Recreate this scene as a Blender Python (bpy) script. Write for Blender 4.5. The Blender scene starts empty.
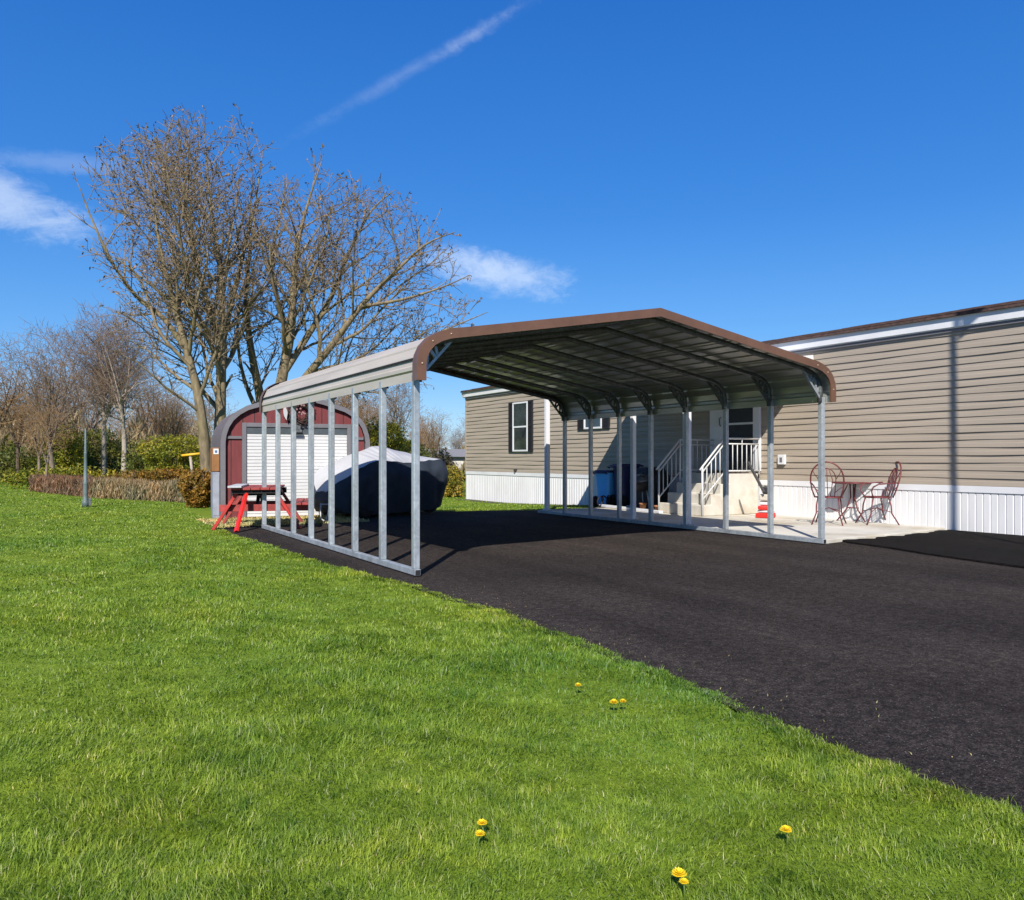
import bpy, bmesh, math, random
import numpy as np
from mathutils import Vector, Matrix
random.seed(7); rng = np.random.default_rng(11)
SC = bpy.context.scene
COL = SC.collection
R = math.radians

# ------------------------------------------------------------------ camera geometry (solved from the carport's posts)
F, HZ, YAW, EYE = 814.8, 458.5, R(30.21), 1.1
cY, sY = math.cos(YAW), math.sin(YAW)
def at(px, py, D):                       # a point seen at a pixel, D metres deep
    l = (px - 512) / F * D
    return Vector((sY * D + cY * l, cY * D - sY * l, EYE - (py - HZ) * D / F))
def gnd(px, py, z=0.0):
    return at(px, py, F * (EYE - z) / (py - HZ))

def sstep(t):
    t = np.clip(t, 0, 1); return t * t * (3 - 2 * t)
def gz(x, y):                            # the site falls gently behind the carport
    return -0.2 * sstep((np.asarray(y) - 13.5) / 8.0) * sstep((np.asarray(x) - 4.5) / 4.0)

# ------------------------------------------------------------------ object helpers
def tag(o, label=None, cat=None, group=None, kind=None):
    if label: o['label'] = label
    if cat: o['category'] = cat
    if group: o['group'] = group
    if kind: o['kind'] = kind
    return o
def thing(name, label, cat, loc=(0, 0, 0), rz=0.0, group=None):
    o = bpy.data.objects.new(name, None); COL.objects.link(o)
    o.location = loc; o.rotation_euler = (0, 0, rz); o.empty_display_size = 0.2
    return tag(o, label, cat, group)
def np_mesh(name, V, quads=None, tris=None, smooth=False):
    me = bpy.data.meshes.new(name)
    V = np.asarray(V, np.float32)
    idx = []; tot = []
    if quads is not None and len(quads): idx.append(np.asarray(quads, np.int32).ravel()); tot.append(np.full(len(quads), 4, np.int32))
    if tris is not None and len(tris): idx.append(np.asarray(tris, np.int32).ravel()); tot.append(np.full(len(tris), 3, np.int32))
    idx = np.concatenate(idx); tot = np.concatenate(tot)
    st = np.concatenate([[0], np.cumsum(tot)[:-1]]).astype(np.int32)
    me.vertices.add(len(V)); me.vertices.foreach_set('co', V.ravel())
    me.loops.add(len(idx)); me.loops.foreach_set('vertex_index', idx)
    me.polygons.add(len(tot)); me.polygons.foreach_set('loop_start', st); me.polygons.foreach_set('loop_total', tot)
    if smooth: me.polygons.foreach_set('use_smooth', np.ones(len(tot), bool))
    me.update(calc_edges=True)
    return me
def link(name, me, mat, parent=None):
    o = bpy.data.objects.new(name, me); COL.objects.link(o)
    if mat: me.materials.append(mat)
    if parent: o.parent = parent
    return o

class MB:
    """collects shapes for ONE mesh object"""
    def __init__(s): s.v = []; s.f = []; s.sm = []
    def add(s, vs, fs, smooth=False):
        b = len(s.v); s.v += [tuple(v) for v in vs]
        s.f += [tuple(i + b for i in f) for f in fs]; s.sm += [smooth] * len(fs); return s
    def box(s, lo, hi, M=None):
        x0, y0, z0 = lo; x1, y1, z1 = hi
        vs = [Vector(p) for p in ((x0,y0,z0),(x1,y0,z0),(x1,y1,z0),(x0,y1,z0),(x0,y0,z1),(x1,y0,z1),(x1,y1,z1),(x0,y1,z1))]
        if M is not None: vs = [M @ v for v in vs]
        return s.add(vs, [(0,3,2,1),(4,5,6,7),(0,1,5,4),(1,2,6,5),(2,3,7,6),(3,0,4,7)])
    def cbox(s, c, size, M=None):
        c = Vector(c); h = Vector(size) / 2
        return s.box(c - h, c + h, M)
    def beam(s, a, b, w, h=None, up=(0, 0, 1)):
        a = Vector(a); b = Vector(b); h = h or w
        d = (b - a).normalized(); u = Vector(up)
        x = d.cross(u)
        if x.length < 1e-4: x = d.cross(Vector((0, 1, 0)))
        x.normalize(); y = x.cross(d).normalized()
        vs = []
        for p in (a, b):
            for (i, j) in ((-1,-1),(1,-1),(1,1),(-1,1)): vs.append(p + x * (w / 2 * i) + y * (h / 2 * j))
        return s.add(vs, [(0,3,2,1),(4,5,6,7),(0,1,5,4),(1,2,6,5),(2,3,7,6),(3,0,4,7)])
    def tube(s, pts, r, k=8, closed=False, caps=True):
        pts = [Vector(p) for p in pts]; n = len(pts)
        rs = r if isinstance(r, (list, tuple)) else [r] * n
        vs = []; prev = None
        for i, p in enumerate(pts):
            if closed: d = pts[(i + 1) % n] - pts[i - 1]
            else: d = pts[min(i + 1, n - 1)] - pts[max(i - 1, 0)]
            d.normalize()
            if prev is None:
                prev = d.cross(Vector((0.31, 0.17, 0.93)))
                if prev.length < 1e-3: prev = d.cross(Vector((1, 0, 0)))
            x = (prev - d * prev.dot(d)).normalized(); prev = x; y = d.cross(x)
            for j in range(k):
                a = 2 * math.pi * j / k
                vs.append(p + (x * math.cos(a) + y * math.sin(a)) * rs[i])
        fs = []
        for i in range(n if closed else n - 1):
            i2 = (i + 1) % n
            for j in range(k): fs.append((i*k+j, i*k+(j+1)%k, i2*k+(j+1)%k, i2*k+j))
        if caps and not closed:
            fs.append(tuple(range(k - 1, -1, -1))); fs.append(tuple((n - 1) * k + j for j in range(k)))
        return s.add(vs, fs, True)
    def lathe(s, prof, k=20, c=(0, 0, 0), M=None):
        vs = []; fs = []
        for (r, z) in prof:
            for j in range(k):
                a = 2 * math.pi * j / k
                v = Vector((c[0] + r * math.cos(a), c[1] + r * math.sin(a), c[2] + z))
                vs.append(M @ v if M is not None else v)
        for i in range(len(prof) - 1):
            for j in range(k): fs.append((i*k+j, i*k+(j+1)%k, (i+1)*k+(j+1)%k, (i+1)*k+j))
        fs.append(tuple(range(k - 1, -1, -1))); fs.append(tuple((len(prof) - 1) * k + j for j in range(k)))
        return s.add(vs, fs, True)
    def build(s, name, mat, parent=None, bevel=0.0):
        me = bpy.data.meshes.new(name); me.from_pydata(s.v, [], s.f)
        me.polygons.foreach_set('use_smooth', s.sm); me.update()
        o = link(name, me, mat, parent)
        if bevel:
            m = o.modifiers.new('Bevel', 'BEVEL'); m.width = bevel; m.segments = 2; m.limit_method = 'ANGLE'; m.angle_limit = R(40)
        return o

# ------------------------------------------------------------------ materials
class N:
    def __init__(s, name):
        s.m = bpy.data.materials.new(name); s.m.use_nodes = True
        s.t = s.m.node_tree; s.t.nodes.clear()
        s.out = s.n('ShaderNodeOutputMaterial')
    def n(s, typ, **kw):
        x = s.t.nodes.new(typ)
        for k, v in kw.items(): setattr(x, k, v)
        return x
    def l(s, a, b): s.t.links.new(a, b)
    def coord(s, which='Object'): 
        return s.n('ShaderNodeTexCoord').outputs[which]
    def noise(s, vec, scale, detail=4, rough=0.55, dist=0.0):
        x = s.n('ShaderNodeTexNoise'); x.inputs['Scale'].default_value = scale; x.inputs['Detail'].default_value = detail
        x.inputs['Roughness'].default_value = rough; x.inputs['Distortion'].default_value = dist
        if vec is not None: s.l(vec, x.inputs['Vector'])
        return x.outputs['Fac']
    def ramp(s, fac, stops, interp='LINEAR'):
        x = s.n('ShaderNodeValToRGB'); e = x.color_ramp.elements; x.color_ramp.interpolation = interp
        while len(e) < len(stops): e.new(0.5)
        for i, (p, c) in enumerate(stops):
            e[i].position = p; e[i].color = (c, c, c, 1) if isinstance(c, (int, float)) else (*c, 1)
        s.l(fac, x.inputs['Fac']); return x.outputs['Color']
    def mix(s, fac, a, b, mode='MIX'):
        x = s.n('ShaderNodeMix', data_type='RGBA', blend_type=mode)
        for inp, v in ((x.inputs[0], fac), (x.inputs[6], a), (x.inputs[7], b)):
            if hasattr(v, 'default_value') or hasattr(v, 'is_linked'): s.l(v, inp)
            elif isinstance(v, (int, float)): inp.default_value = v
            else: inp.default_value = (*v, 1)
        return x.outputs[2]
    def math(s, op, a, b=None, clamp=False):
        x = s.n('ShaderNodeMath', operation=op); x.use_clamp = clamp
        for i, v in enumerate((a, b)):
            if v is None: continue
            if isinstance(v, (int, float)): x.inputs[i].default_value = v
            else: s.l(v, x.inputs[i])
        return x.outputs[0]
    def mapping(s, vec, scale=(1, 1, 1), rot=(0, 0, 0)):
        x = s.n('ShaderNodeMapping'); x.inputs['Scale'].default_value = scale; x.inputs['Rotation'].default_value = rot
        s.l(vec, x.inputs['Vector']); return x.outputs[0]
    def bsdf(s, color, rough=0.6, metal=0.0, bump=None, bstr=0.3, bdist=0.01, spec=0.5):
        b = s.n('ShaderNodeBsdfPrincipled')
        for key, v in (('Base Color', color), ('Roughness', rough), ('Metallic', metal)):
            if isinstance(v, (int, float)): b.inputs[key].default_value = v
            elif isinstance(v, tuple): b.inputs[key].default_value = (*v, 1)
            else: s.l(v, b.inputs[key])
        b.inputs['Specular IOR Level'].default_value = spec
        if bump is not None:
            x = s.n('ShaderNodeBump'); x.inputs['Strength'].default_value = bstr; x.inputs['Distance'].default_value = bdist
            s.l(bump, x.inputs['Height']); s.l(x.outputs[0], b.inputs['Normal'])
        s.l(b.outputs[0], s.out.inputs['Surface']); return b

def simple(name, c, rough=0.6, metal=0.0, var=0.18, scale=6.0, bstr=0.15, spec=0.5, stretch=(1, 1, 1)):
    m = N(name); v = m.mapping(m.coord(), stretch)
    f = m.noise(v, scale, 6, 0.62)
    d = tuple(x * (1 - var) for x in c); h = tuple(min(1, x * (1 + var)) for x in c)
    col = m.ramp(f, [(0.3, d), (0.7, h)])
    r = m.ramp(m.noise(v, scale * 2.3, 3), [(0.3, max(0.02, rough - 0.12)), (0.7, min(1, rough + 0.12))])
    m.bsdf(col, r, metal, m.noise(v, scale * 8, 3), bstr, 0.004, spec)
    return m.m

M = {}
def galv(name, base, rough, lo=0.62):
    m = N(name); v = m.coord()
    x = m.n('ShaderNodeTexVoronoi'); x.inputs['Scale'].default_value = 38; m.l(v, x.inputs['Vector'])
    sp = m.ramp(x.outputs['Color'], [(0.2, tuple(b * lo for b in base)), (0.85, base)])
    dirt = m.ramp(m.noise(m.mapping(v, (3, 3, 0.8)), 2.2, 6, 0.65), [(0.35, 0.74), (0.6, 1.0)])
    col = m.mix(1.0, sp, dirt, 'MULTIPLY')
    m.bsdf(col, m.ramp(m.noise(v, 9, 4), [(0.3, rough - 0.1), (0.7, rough + 0.12)]), 0.5, m.noise(v, 60, 2), 0.06, 0.002)
    return m.m
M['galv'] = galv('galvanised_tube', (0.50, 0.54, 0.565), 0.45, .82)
M['tread'] = galv('dark_and_shaded_galv', (0.20, 0.215, 0.22), 0.5)  # roof shade put into the colour on bows and braces; plain dark metal elsewhere
# underside / roof sheet: beige paint outside, bare galvalume inside (told apart by which side of the sheet is seen)
def roof_mat():
    m = N('roof_sheet'); v = m.coord(); g = m.n('ShaderNodeNewGeometry')
    b1 = m.n('ShaderNodeBsdfPrincipled'); b2 = m.n('ShaderNodeBsdfPrincipled')
    c1 = m.ramp(m.noise(m.mapping(v, (1, .15, 1)), 5, 6), [(0.3, (0.40, 0.352, 0.295)), (0.7, (0.49, 0.435, 0.37))])
    m.l(c1, b1.inputs['Base Color']); b1.inputs['Roughness'].default_value = 0.42
    c2 = m.ramp(m.noise(m.mapping(v, (4, .4, 4)), 3, 6), [(0.3, (0.33, 0.335, 0.315)), (0.7, (0.52, 0.525, 0.50))])
    m.l(c2, b2.inputs['Base Color']); b2.inputs['Metallic'].default_value = 0.6
    m.l(m.ramp(m.noise(m.mapping(v, (1, .2, 1)), 4, 4), [(0.3, 0.30), (0.7, 0.48)]), b2.inputs['Roughness'])
    bp = m.n('ShaderNodeBump'); bp.inputs['Strength'].default_value = 0.15; bp.inputs['Distance'].default_value = 0.02
    m.l(m.noise(m.mapping(v, (2, .5, 2)), 2.0, 3), bp.inputs['Height'])
    m.l(bp.outputs[0], b1.inputs['Normal']); m.l(bp.outputs[0], b2.inputs['Normal'])
    mx = m.n('ShaderNodeMixShader'); m.l(g.outputs['Backfacing'], mx.inputs[0]); m.l(b1.outputs[0], mx.inputs[1]); m.l(b2.outputs[0], mx.inputs[2])
    m.l(mx.outputs[0], m.out.inputs['Surface']); return m.m
M['roof'] = roof_mat()
M['brown_trim'] = simple('brown_trim', (0.128, 0.064, 0.038), 0.42, 0, 0.15, 5)
M['screw'] = simple('screw_head', (0.45, 0.33, 0.24), 0.4, 0.3)
M['siding'] = simple('tan_vinyl_siding', (0.338, 0.284, 0.222), 0.55, 0, 0.11, 1.3, 0.1, 0.4, (6, 0.35, 3))
M['white_vinyl'] = simple('white_vinyl', (0.66, 0.66, 0.665), 0.45, 0, 0.06, 2.0, 0.06)
M['skirt'] = simple('white_skirting', (0.66, 0.655, 0.65), 0.5, 0, 0.10, 1.1, 0.08, 0.4, (1, 1.5, 0.6))
M['shingle'] = simple('brown_shingle', (0.075, 0.042, 0.034), 0.9, 0, 0.5, 14, 0.6)
M['shutter'] = simple('black_shutter', (0.016, 0.015, 0.018), 0.5)
M['glass'] = None
def glassm():
    m = N('window_glass'); v = m.coord()
    c = m.ramp(m.noise(v, 1.4, 2), [(0.35, (0.012, 0.018, 0.02)), (0.7, (0.05, 0.065, 0.06))])
    m.bsdf(c, 0.04, 0, m.noise(v, 1.1, 2), 0.05, 0.02, 1.0); return m.m
M['glass'] = glassm()
M['dark'] = simple('dark_gap', (0.012, 0.012, 0.013), 0.8)
M['concrete'] = None
def concrete(name, c):
    m = N(name); v = m.coord()
    a = m.ramp(m.noise(v, 1.3, 8, 0.6), [(0.3, tuple(x * .82 for x in c)), (0.7, tuple(x * 1.1 for x in c))])
    st = m.ramp(m.noise(v, 0.7, 6, 0.7, 0.5), [(0.46, (1, 1, 1)), (0.66, (0.72, 0.66, 0.56))])
    f = m.noise(v, 90, 3)
    m.bsdf(m.mix(1.0, m.mix(1.0, a, st, 'MULTIPLY'), m.ramp(f, [(0.3, 0.85), (0.7, 1.1)]), 'MULTIPLY'), 0.85, 0, f, 0.25, 0.004)
    return m.m
M['concrete'] = concrete('pale_concrete', (0.56, 0.53, 0.46))
M['step_concrete'] = concrete('step_concrete', (0.58, 0.545, 0.475))
def asphalt(name, c, speck):
    m = N(name); v = m.coord()
    fine = m.noise(v, 105, 4, 0.75)
    big = m.noise(v, 0.55, 7, 0.6, 0.4)
    col = m.ramp(fine, [(0.36, tuple(x * .30 for x in c)), (0.52, c), (0.66, tuple(x * 2.3 for x in c))])
    col = m.mix(1.0, col, m.ramp(big, [(0.3, (0.72, 0.72, 0.75)), (0.7, (1.22, 1.17, 1.14))]), 'MULTIPLY')
    mid = m.noise(v, 17, 4, 0.7)
    col = m.mix(1.0, col, m.ramp(mid, [(0.36, (0.66, 0.66, 0.68)), (0.62, (1.32, 1.28, 1.24))]), 'MULTIPLY')
    lane = m.noise(m.mapping(v, (1.6, .14, 1)), 1.1, 5, 0.6)
    col = m.mix(1.0, col, m.ramp(lane, [(0.33, 0.74), (0.67, 1.22)]), 'MULTIPLY')
    vo = m.n('ShaderNodeTexVoronoi'); vo.inputs['Scale'].default_value = 110; vo.inputs['Randomness'].default_value = 1
    m.l(v, vo.inputs['Vector'])
    sep = m.n('ShaderNodeSeparateColor'); m.l(vo.outputs['Color'], sep.inputs[0])
    pick = m.math('MULTIPLY', m.math('GREATER_THAN', sep.outputs[0], 0.968), m.math('LESS_THAN', vo.outputs['Distance'], 0.34))
    pick = m.math('MULTIPLY', pick, speck)
    col = m.mix(pick, col, (0.22, 0.20, 0.19))
    vs = m.n('ShaderNodeTexVoronoi'); vs.inputs['Scale'].default_value = 210; m.l(v, vs.inputs['Vector'])
    m.bsdf(col, 0.97, 0, m.math('ADD', vs.outputs['Distance'], m.math('MULTIPLY', fine, 0.7)), 0.9, 0.008, 0.08)
    return m.m
M['asphalt'] = asphalt('driveway_asphalt', (0.0455, 0.0390, 0.0350), 0.9)
M['asphalt2'] = asphalt('dark_asphalt', (0.0125, 0.0115, 0.0108), 0.5)
def soil():
    m = N('lawn_soil'); v = m.coord()
    a = m.noise(v, 0.35, 6, 0.65, 0.3); b = m.noise(v, 9, 5, 0.7)
    g = m.ramp(a, [(0.30, (0.10, 0.155, 0.014)), (0.5, (0.14, 0.205, 0.018)), (0.7, (0.185, 0.24, 0.028))])
    g = m.mix(1.0, g, m.ramp(b, [(0.28, (0.55, 0.58, 0.5)), (0.7, (1.25, 1.2, 1.2))]), 'MULTIPLY')
    m.bsdf(g, 0.95, 0, b, 0.6, 0.03, 0.1); return m.m
M['soil'] = soil()
def blade(name, dark, mid, light, dry, translucent=0.35, scale=0.45):
    m = N(name); g = m.n('ShaderNodeNewGeometry'); v = m.coord()
    isl = g.outputs['Random Per Island']
    base = m.ramp(isl, [(0.0, dark), (0.5, mid), (0.90, light), (0.985, dry)])
    big = m.noise(v, scale, 5, 0.6, 0.35); med = m.noise(v, scale * 5.5, 4, 0.65)
    t1 = m.ramp(big, [(0.32, (0.60, 0.78, 0.88)), (0.5, (1, 1, 1)), (0.68, (1.30, 1.11, 0.98))])
    fin = m.noise(v, scale * 22, 3, 0.6)
    t2 = m.mix(1.0, m.ramp(med, [(0.30, (0.62, 0.74, 0.70)), (0.55, (1, 1, 1)), (0.75, (1.30, 1.14, 1.0))]), m.ramp(fin, [(0.33, (0.66, 0.74, 0.7)), (0.6, (1.12, 1.08, 1.05))]), 'MULTIPLY')
    col = m.mix(1.0, m.mix(1.0, base, t1, 'MULTIPLY'), t2, 'MULTIPLY')
    b = m.n('ShaderNodeBsdfPrincipled'); m.l(col, b.inputs['Base Color']); b.inputs['Roughness'].default_value = 0.5
    b.inputs['Specular IOR Level'].default_value = 0.22
    tr = m.n('ShaderNodeBsdfTranslucent'); m.l(m.mix(1.0, col, (1.25, 1.2, 0.5), 'MULTIPLY'), tr.inputs['Color'])
    mx = m.n('ShaderNodeMixShader'); mx.inputs[0].default_value = translucent
    m.l(b.outputs[0], mx.inputs[1]); m.l(tr.outputs[0], mx.inputs[2]); m.l(mx.outputs[0], m.out.inputs['Surface'])
    return m.m
M['grass'] = blade('grass_blades', (0.140, 0.222, 0.020), (0.232, 0.338, 0.032), (0.325, 0.425, 0.075), (0.50, 0.50, 0.26), 0.42)
M['straw'] = blade('straw', (0.40, 0.30, 0.11), (0.52, 0.41, 0.16), (0.62, 0.51, 0.24), (0.55, 0.47, 0.25), 0.15)
def leafm(name, a, b, c, tr=0.25): return blade(name, a, b, c, c, tr, 0.9)
M['olive_leaf'] = leafm('olive_leaves', (0.075, 0.085, 0.018), (0.14, 0.15, 0.03), (0.21, 0.205, 0.045))
M['yellow_leaf'] = leafm('yellow_green_leaves', (0.14, 0.145, 0.016), (0.25, 0.235, 0.024), (0.38, 0.32, 0.035))
M['dark_leaf'] = leafm('dark_green_leaves', (0.035, 0.05, 0.014), (0.07, 0.09, 0.022), (0.12, 0.14, 0.035))
M['orange_leaf'] = leafm('orange_brown_leaves', (0.17, 0.085, 0.018), (0.28, 0.145, 0.026), (0.40, 0.22, 0.04))
M['tan_twig'] = leafm('tan_hedge_twigs', (0.16, 0.112, 0.06), (0.26, 0.19, 0.105), (0.36, 0.28, 0.165), 0.1)
M['red_twig'] = leafm('red_brown_hedge_twigs', (0.12, 0.066, 0.042), (0.19, 0.108, 0.066), (0.27, 0.165, 0.10), 0.1)
M['forsythia'] = leafm('budding_shrub_leaves', (0.17, 0.135, 0.04), (0.32, 0.26, 0.05), (0.55, 0.40, 0.04))
M['bud'] = leafm('brown_seed_clusters', (0.11, 0.068, 0.038), (0.19, 0.125, 0.07), (0.30, 0.21, 0.12), 0.1)
def bark(name, a, b, moss=None):
    m = N(name); v = m.coord()
    n1 = m.noise(m.mapping(v, (1, 1, .25)), 9, 6, 0.65)
    col = m.ramp(n1, [(0.3, a), (0.7, b)])
    if moss: col = m.mix(m.ramp(m.noise(v, 1.1, 5), [(0.48, 0.0), (0.68, 0.65)]), col, moss)
    m.bsdf(col, 0.9, 0, n1, 0.6, 0.02, 0.2); return m.m
M['bark'] = bark('ash_bark', (0.105, 0.080, 0.050), (0.30, 0.238, 0.148), (0.15, 0.13, 0.045))
M['twig'] = bark('ash_twigs', (0.145, 0.108, 0.066), (0.28, 0.215, 0.135))
M['bark_far'] = bark('grey_bark', (0.12, 0.092, 0.07), (0.28, 0.22, 0.17))
M['twig_far'] = bark('purple_grey_twigs', (0.15, 0.105, 0.074), (0.275, 0.197, 0.138))
M['bark_brown'] = bark('brown_bark', (0.075, 0.055, 0.04), (0.16, 0.12, 0.085))
M['twig_brown'] = bark('brown_twigs', (0.17, 0.100, 0.048), (0.31, 0.195, 0.098))
M['pale_bark'] = bark('pale_bark', (0.25, 0.21, 0.17), (0.42, 0.36, 0.30))
M['shed_red'] = simple('shed_red_board', (0.155, 0.036, 0.038), 0.75, 0, 0.16, 4, 0.2, 0.3, (6, 6, 1))
M['shed_grey'] = simple('shed_grey_trim', (0.135, 0.130, 0.142), 0.65, 0, 0.12, 5)
M['shed_roof'] = simple('shed_roof', (0.115, 0.095, 0.10), 0.8, 0, 0.3, 16, 0.5)
M['door_white'] = simple('rollup_door_white', (0.63, 0.63, 0.63), 0.4, 0, 0.04, 3)
M['red_paint'] = simple('picnic_red_paint', (0.40, 0.026, 0.020), 0.5, 0, 0.3, 7, 0.2)
M['red_worn'] = simple('worn_red_paint', (0.27, 0.036, 0.030), 0.65, 0, 0.35, 8, 0.3)
M['bright_red'] = simple('bright_red_paint', (0.62, 0.022, 0.016), 0.45, 0, 0.2, 6)
M['worn_board'] = simple('worn_grey_board', (0.42, 0.43, 0.45), 0.7, 0, 0.2, 9)
M['navy'] = simple('navy_cover_cloth', (0.032, 0.043, 0.062), 0.75, 0, 0.22, 3, 0.25, 0.35)
M['silver'] = simple('silver_cover_cloth', (0.40, 0.40, 0.405), 0.6, 0, 0.08, 3, 0.2)
M['rubber'] = simple('black_rubber', (0.014, 0.014, 0.014), 0.8)
M['maroon'] = simple('maroon_iron', (0.13, 0.028, 0.03), 0.5, 0.2, 0.25, 14)
M['white_iron'] = simple('white_iron', (0.55, 0.55, 0.54), 0.45, 0, 0.08, 8)
M['meter_brown'] = simple('brown_meter_box', (0.235, 0.105, 0.033), 0.6, 0, 0.2, 6)
M['post_green'] = simple('grey_green_post', (0.10, 0.135, 0.135), 0.6, 0.1, 0.3, 5)
M['blue_bin'] = simple('light_blue_plastic', (0.09, 0.45, 0.92), 0.4, 0, 0.08, 3)
M['navy_bin'] = simple('navy_plastic', (0.012, 0.020, 0.085), 0.45, 0, 0.15, 3)
M['black_vinyl'] = simple('black_vinyl', (0.012, 0.012, 0.013), 0.6, 0, 0.3, 4, 0.4)
M['terracotta'] = simple('terracotta', (0.34, 0.15, 0.065), 0.8)
M['petal'] = simple('dandelion_yellow', (0.86, 0.62, 0.008), 0.6, 0, 0.12, 60)
M['stem'] = simple('green_stem', (0.10, 0.16, 0.03), 0.6)
M['wreath'] = simple('wreath_dark', (0.045, 0.030, 0.022), 0.85, 0, 0.5, 30, 0.5)
M['pole_wood'] = simple('weathered_pole', (0.17, 0.13, 0.095), 0.85)
M['far_wall'] = simple('pale_far_wall', (0.60, 0.57, 0.50), 0.8)
M['far_roof'] = simple('grey_far_roof', (0.20, 0.19, 0.19), 0.85)
M['yellow'] = simple('yellow_paint', (0.72, 0.40, 0.02), 0.5)
M['label_blue'] = simple('label_blue', (0.06, 0.13, 0.30), 0.5)

# ------------------------------------------------------------------ world: Nishita sky, clouds and a contrail at infinity
SUN_AZ, SUN_EL = R(36.5), R(39.0)       # heading the light travels towards, measured from +Y to +X
W = bpy.data.worlds.new('World'); SC.world = W; W.use_nodes = True
wt = W.node_tree; wt.nodes.clear()
def wn(t, **k):
    x = wt.nodes.new(t)
    for a, b in k.items(): setattr(x, a, b)
    return x
sky = wn('ShaderNodeTexSky', sky_type='NISHITA'); sky.sun_disc = False
sky.sun_elevation = SUN_EL; sky.sun_rotation = SUN_AZ + math.pi
sky.altitude = 300; sky.air_density = 1.0; sky.dust_density = 0.15; sky.ozone_density = 3.6
hs = wn('ShaderNodeHueSaturation'); hs.inputs['Saturation'].default_value = 1.33; hs.inputs['Hue'].default_value = 0.506; hs.inputs['Value'].default_value = 1.0
wt.links.new(sky.outputs[0], hs.inputs['Color'])
tc = wn('ShaderNodeTexCoord').outputs['Generated']
FWD = Vector((sY, cY, 0)); RGT = Vector((cY, -sY, 0)); UP = Vector((0, 0, 1))
def wm(op, a, b=None, c=None, clamp=False):
    x = wn('ShaderNodeMath', operation=op); x.use_clamp = clamp
    for i, v in enumerate((a, b, c)):
        if v is None: continue
        if isinstance(v, (int, float)): x.inputs[i].default_value = v
        else: wt.links.new(v, x.inputs[i])
    return x.outputs[0]
def wdot(v):
    x = wn('ShaderNodeVectorMath', operation='DOT_PRODUCT'); wt.links.new(tc, x.inputs[0]); x.inputs[1].default_value = v
    return x.outputs['Value']
def wnoise(scale, detail, rough, dist, stretch, rot):
    mp = wn('ShaderNodeMapping'); mp.inputs['Scale'].default_value = stretch; mp.inputs['Rotation'].default_value = rot
    wt.links.new(tc, mp.inputs['Vector'])
    x = wn('ShaderNodeTexNoise'); x.inputs['Scale'].default_value = scale; x.inputs['Detail'].default_value = detail
    x.inputs['Roughness'].default_value = rough; x.inputs['Distortion'].default_value = dist
    wt.links.new(mp.outputs[0], x.inputs['Vector']); return x.outputs['Fac']
n_big = wnoise(7, 8, 0.62, 0.6, (1, 1, 2.6), (0, 0, 0)); n_fine = wnoise(46, 7, 0.72, 0.5, (1, 1, 1.6), (0, 0, 0))
def cloud(px, py, a, b, tilt, dens, amp=0.75, soft=0.55):
    C = (FWD + RGT * ((px - 512) / F) + UP * ((HZ - py) / F)).normalized()
    U0 = UP.cross(C).normalized() * -1; V0 = C.cross(U0) * -1
    if V0.z < 0: V0 = -V0
    U = U0 * math.cos(tilt) + V0 * math.sin(tilt); V = V0 * math.cos(tilt) - U0 * math.sin(tilt)
    k = wdot(C); u = wm('DIVIDE', wdot(U), wm('MULTIPLY', k, a / F)); v = wm('DIVIDE', wdot(V), wm('MULTIPLY', k, b / F))
    r = wm('SQRT', wm('ADD', wm('MULTIPLY', u, u), wm('MULTIPLY', v, v)))
    nz = wm('ADD', wm('MULTIPLY', wm('SUBTRACT', n_big, 0.5), amp * 2), wm('MULTIPLY', wm('SUBTRACT', n_fine, 0.5), amp * 1.25))
    m = wm('DIVIDE', wm('ADD', wm('SUBTRACT', 1.0, r), nz), soft, clamp=True)
    m = wm('MULTIPLY', wm('MULTIPLY', m, m), wm('SUBTRACT', 3.0, wm('MULTIPLY', m, 2.0)))
    return wm('MULTIPLY', wm('MULTIPLY', m, dens), wm('GREATER_THAN', k, 0.2))
masks = [cloud(-26, 190, 98, 29, R(-13), 0.44, .9, 1.0), cloud(60, 163, 85, 11, R(4), 0.13, 1.0, 1.1), cloud(508, 274, 86, 26, R(-8), 0.46, .8, .9),
         cloud(470, 262, 66, 22, R(-6), 0.22, .8, 1.0),
         cloud(414, 68, 170, 9.5, R(29.5), 0.15, 0.75, 1.5), cloud(478, 32, 70, 8.5, R(31), 0.17, 1.0, 1.5)]
sx = wn('ShaderNodeSeparateXYZ'); wt.links.new(tc, sx.inputs[0])
gr = wn('ShaderNodeValToRGB'); wt.links.new(wm('MULTIPLY', sx.outputs[2], 1.6, clamp=True), gr.inputs['Fac'])
while len(gr.color_ramp.elements) < 4: gr.color_ramp.elements.new(.5)
for e, (p_, c_) in zip(gr.color_ramp.elements, ((0.0, (.27, .54, .90)), (.16, (.135, .40, .86)), (.45, (.048, .245, .745)), (.85, (.020, .150, .60)))): e.position = p_; e.color = (*c_, 1)
sc_ = wn('ShaderNodeVectorMath', operation='SCALE'); wt.links.new(gr.outputs[0], sc_.inputs[0]); sc_.inputs['Scale'].default_value = 6.0
mx_ = wn('ShaderNodeMix', data_type='RGBA'); mx_.inputs[0].default_value = .72; wt.links.new(hs.outputs[0], mx_.inputs[6]); wt.links.new(sc_.outputs[0], mx_.inputs[7])
col = mx_.outputs[2]
for mk in masks:
    x = wn('ShaderNodeMix', data_type='RGBA'); wt.links.new(mk, x.inputs[0]); wt.links.new(col, x.inputs[6]); x.inputs[7].default_value = (5.6, 6.2, 7.0, 1); col = x.outputs[2]
bg = wn('ShaderNodeBackground'); bg.inputs['Strength'].default_value = 0.10
wt.links.new(col, bg.inputs['Color'])
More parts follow.
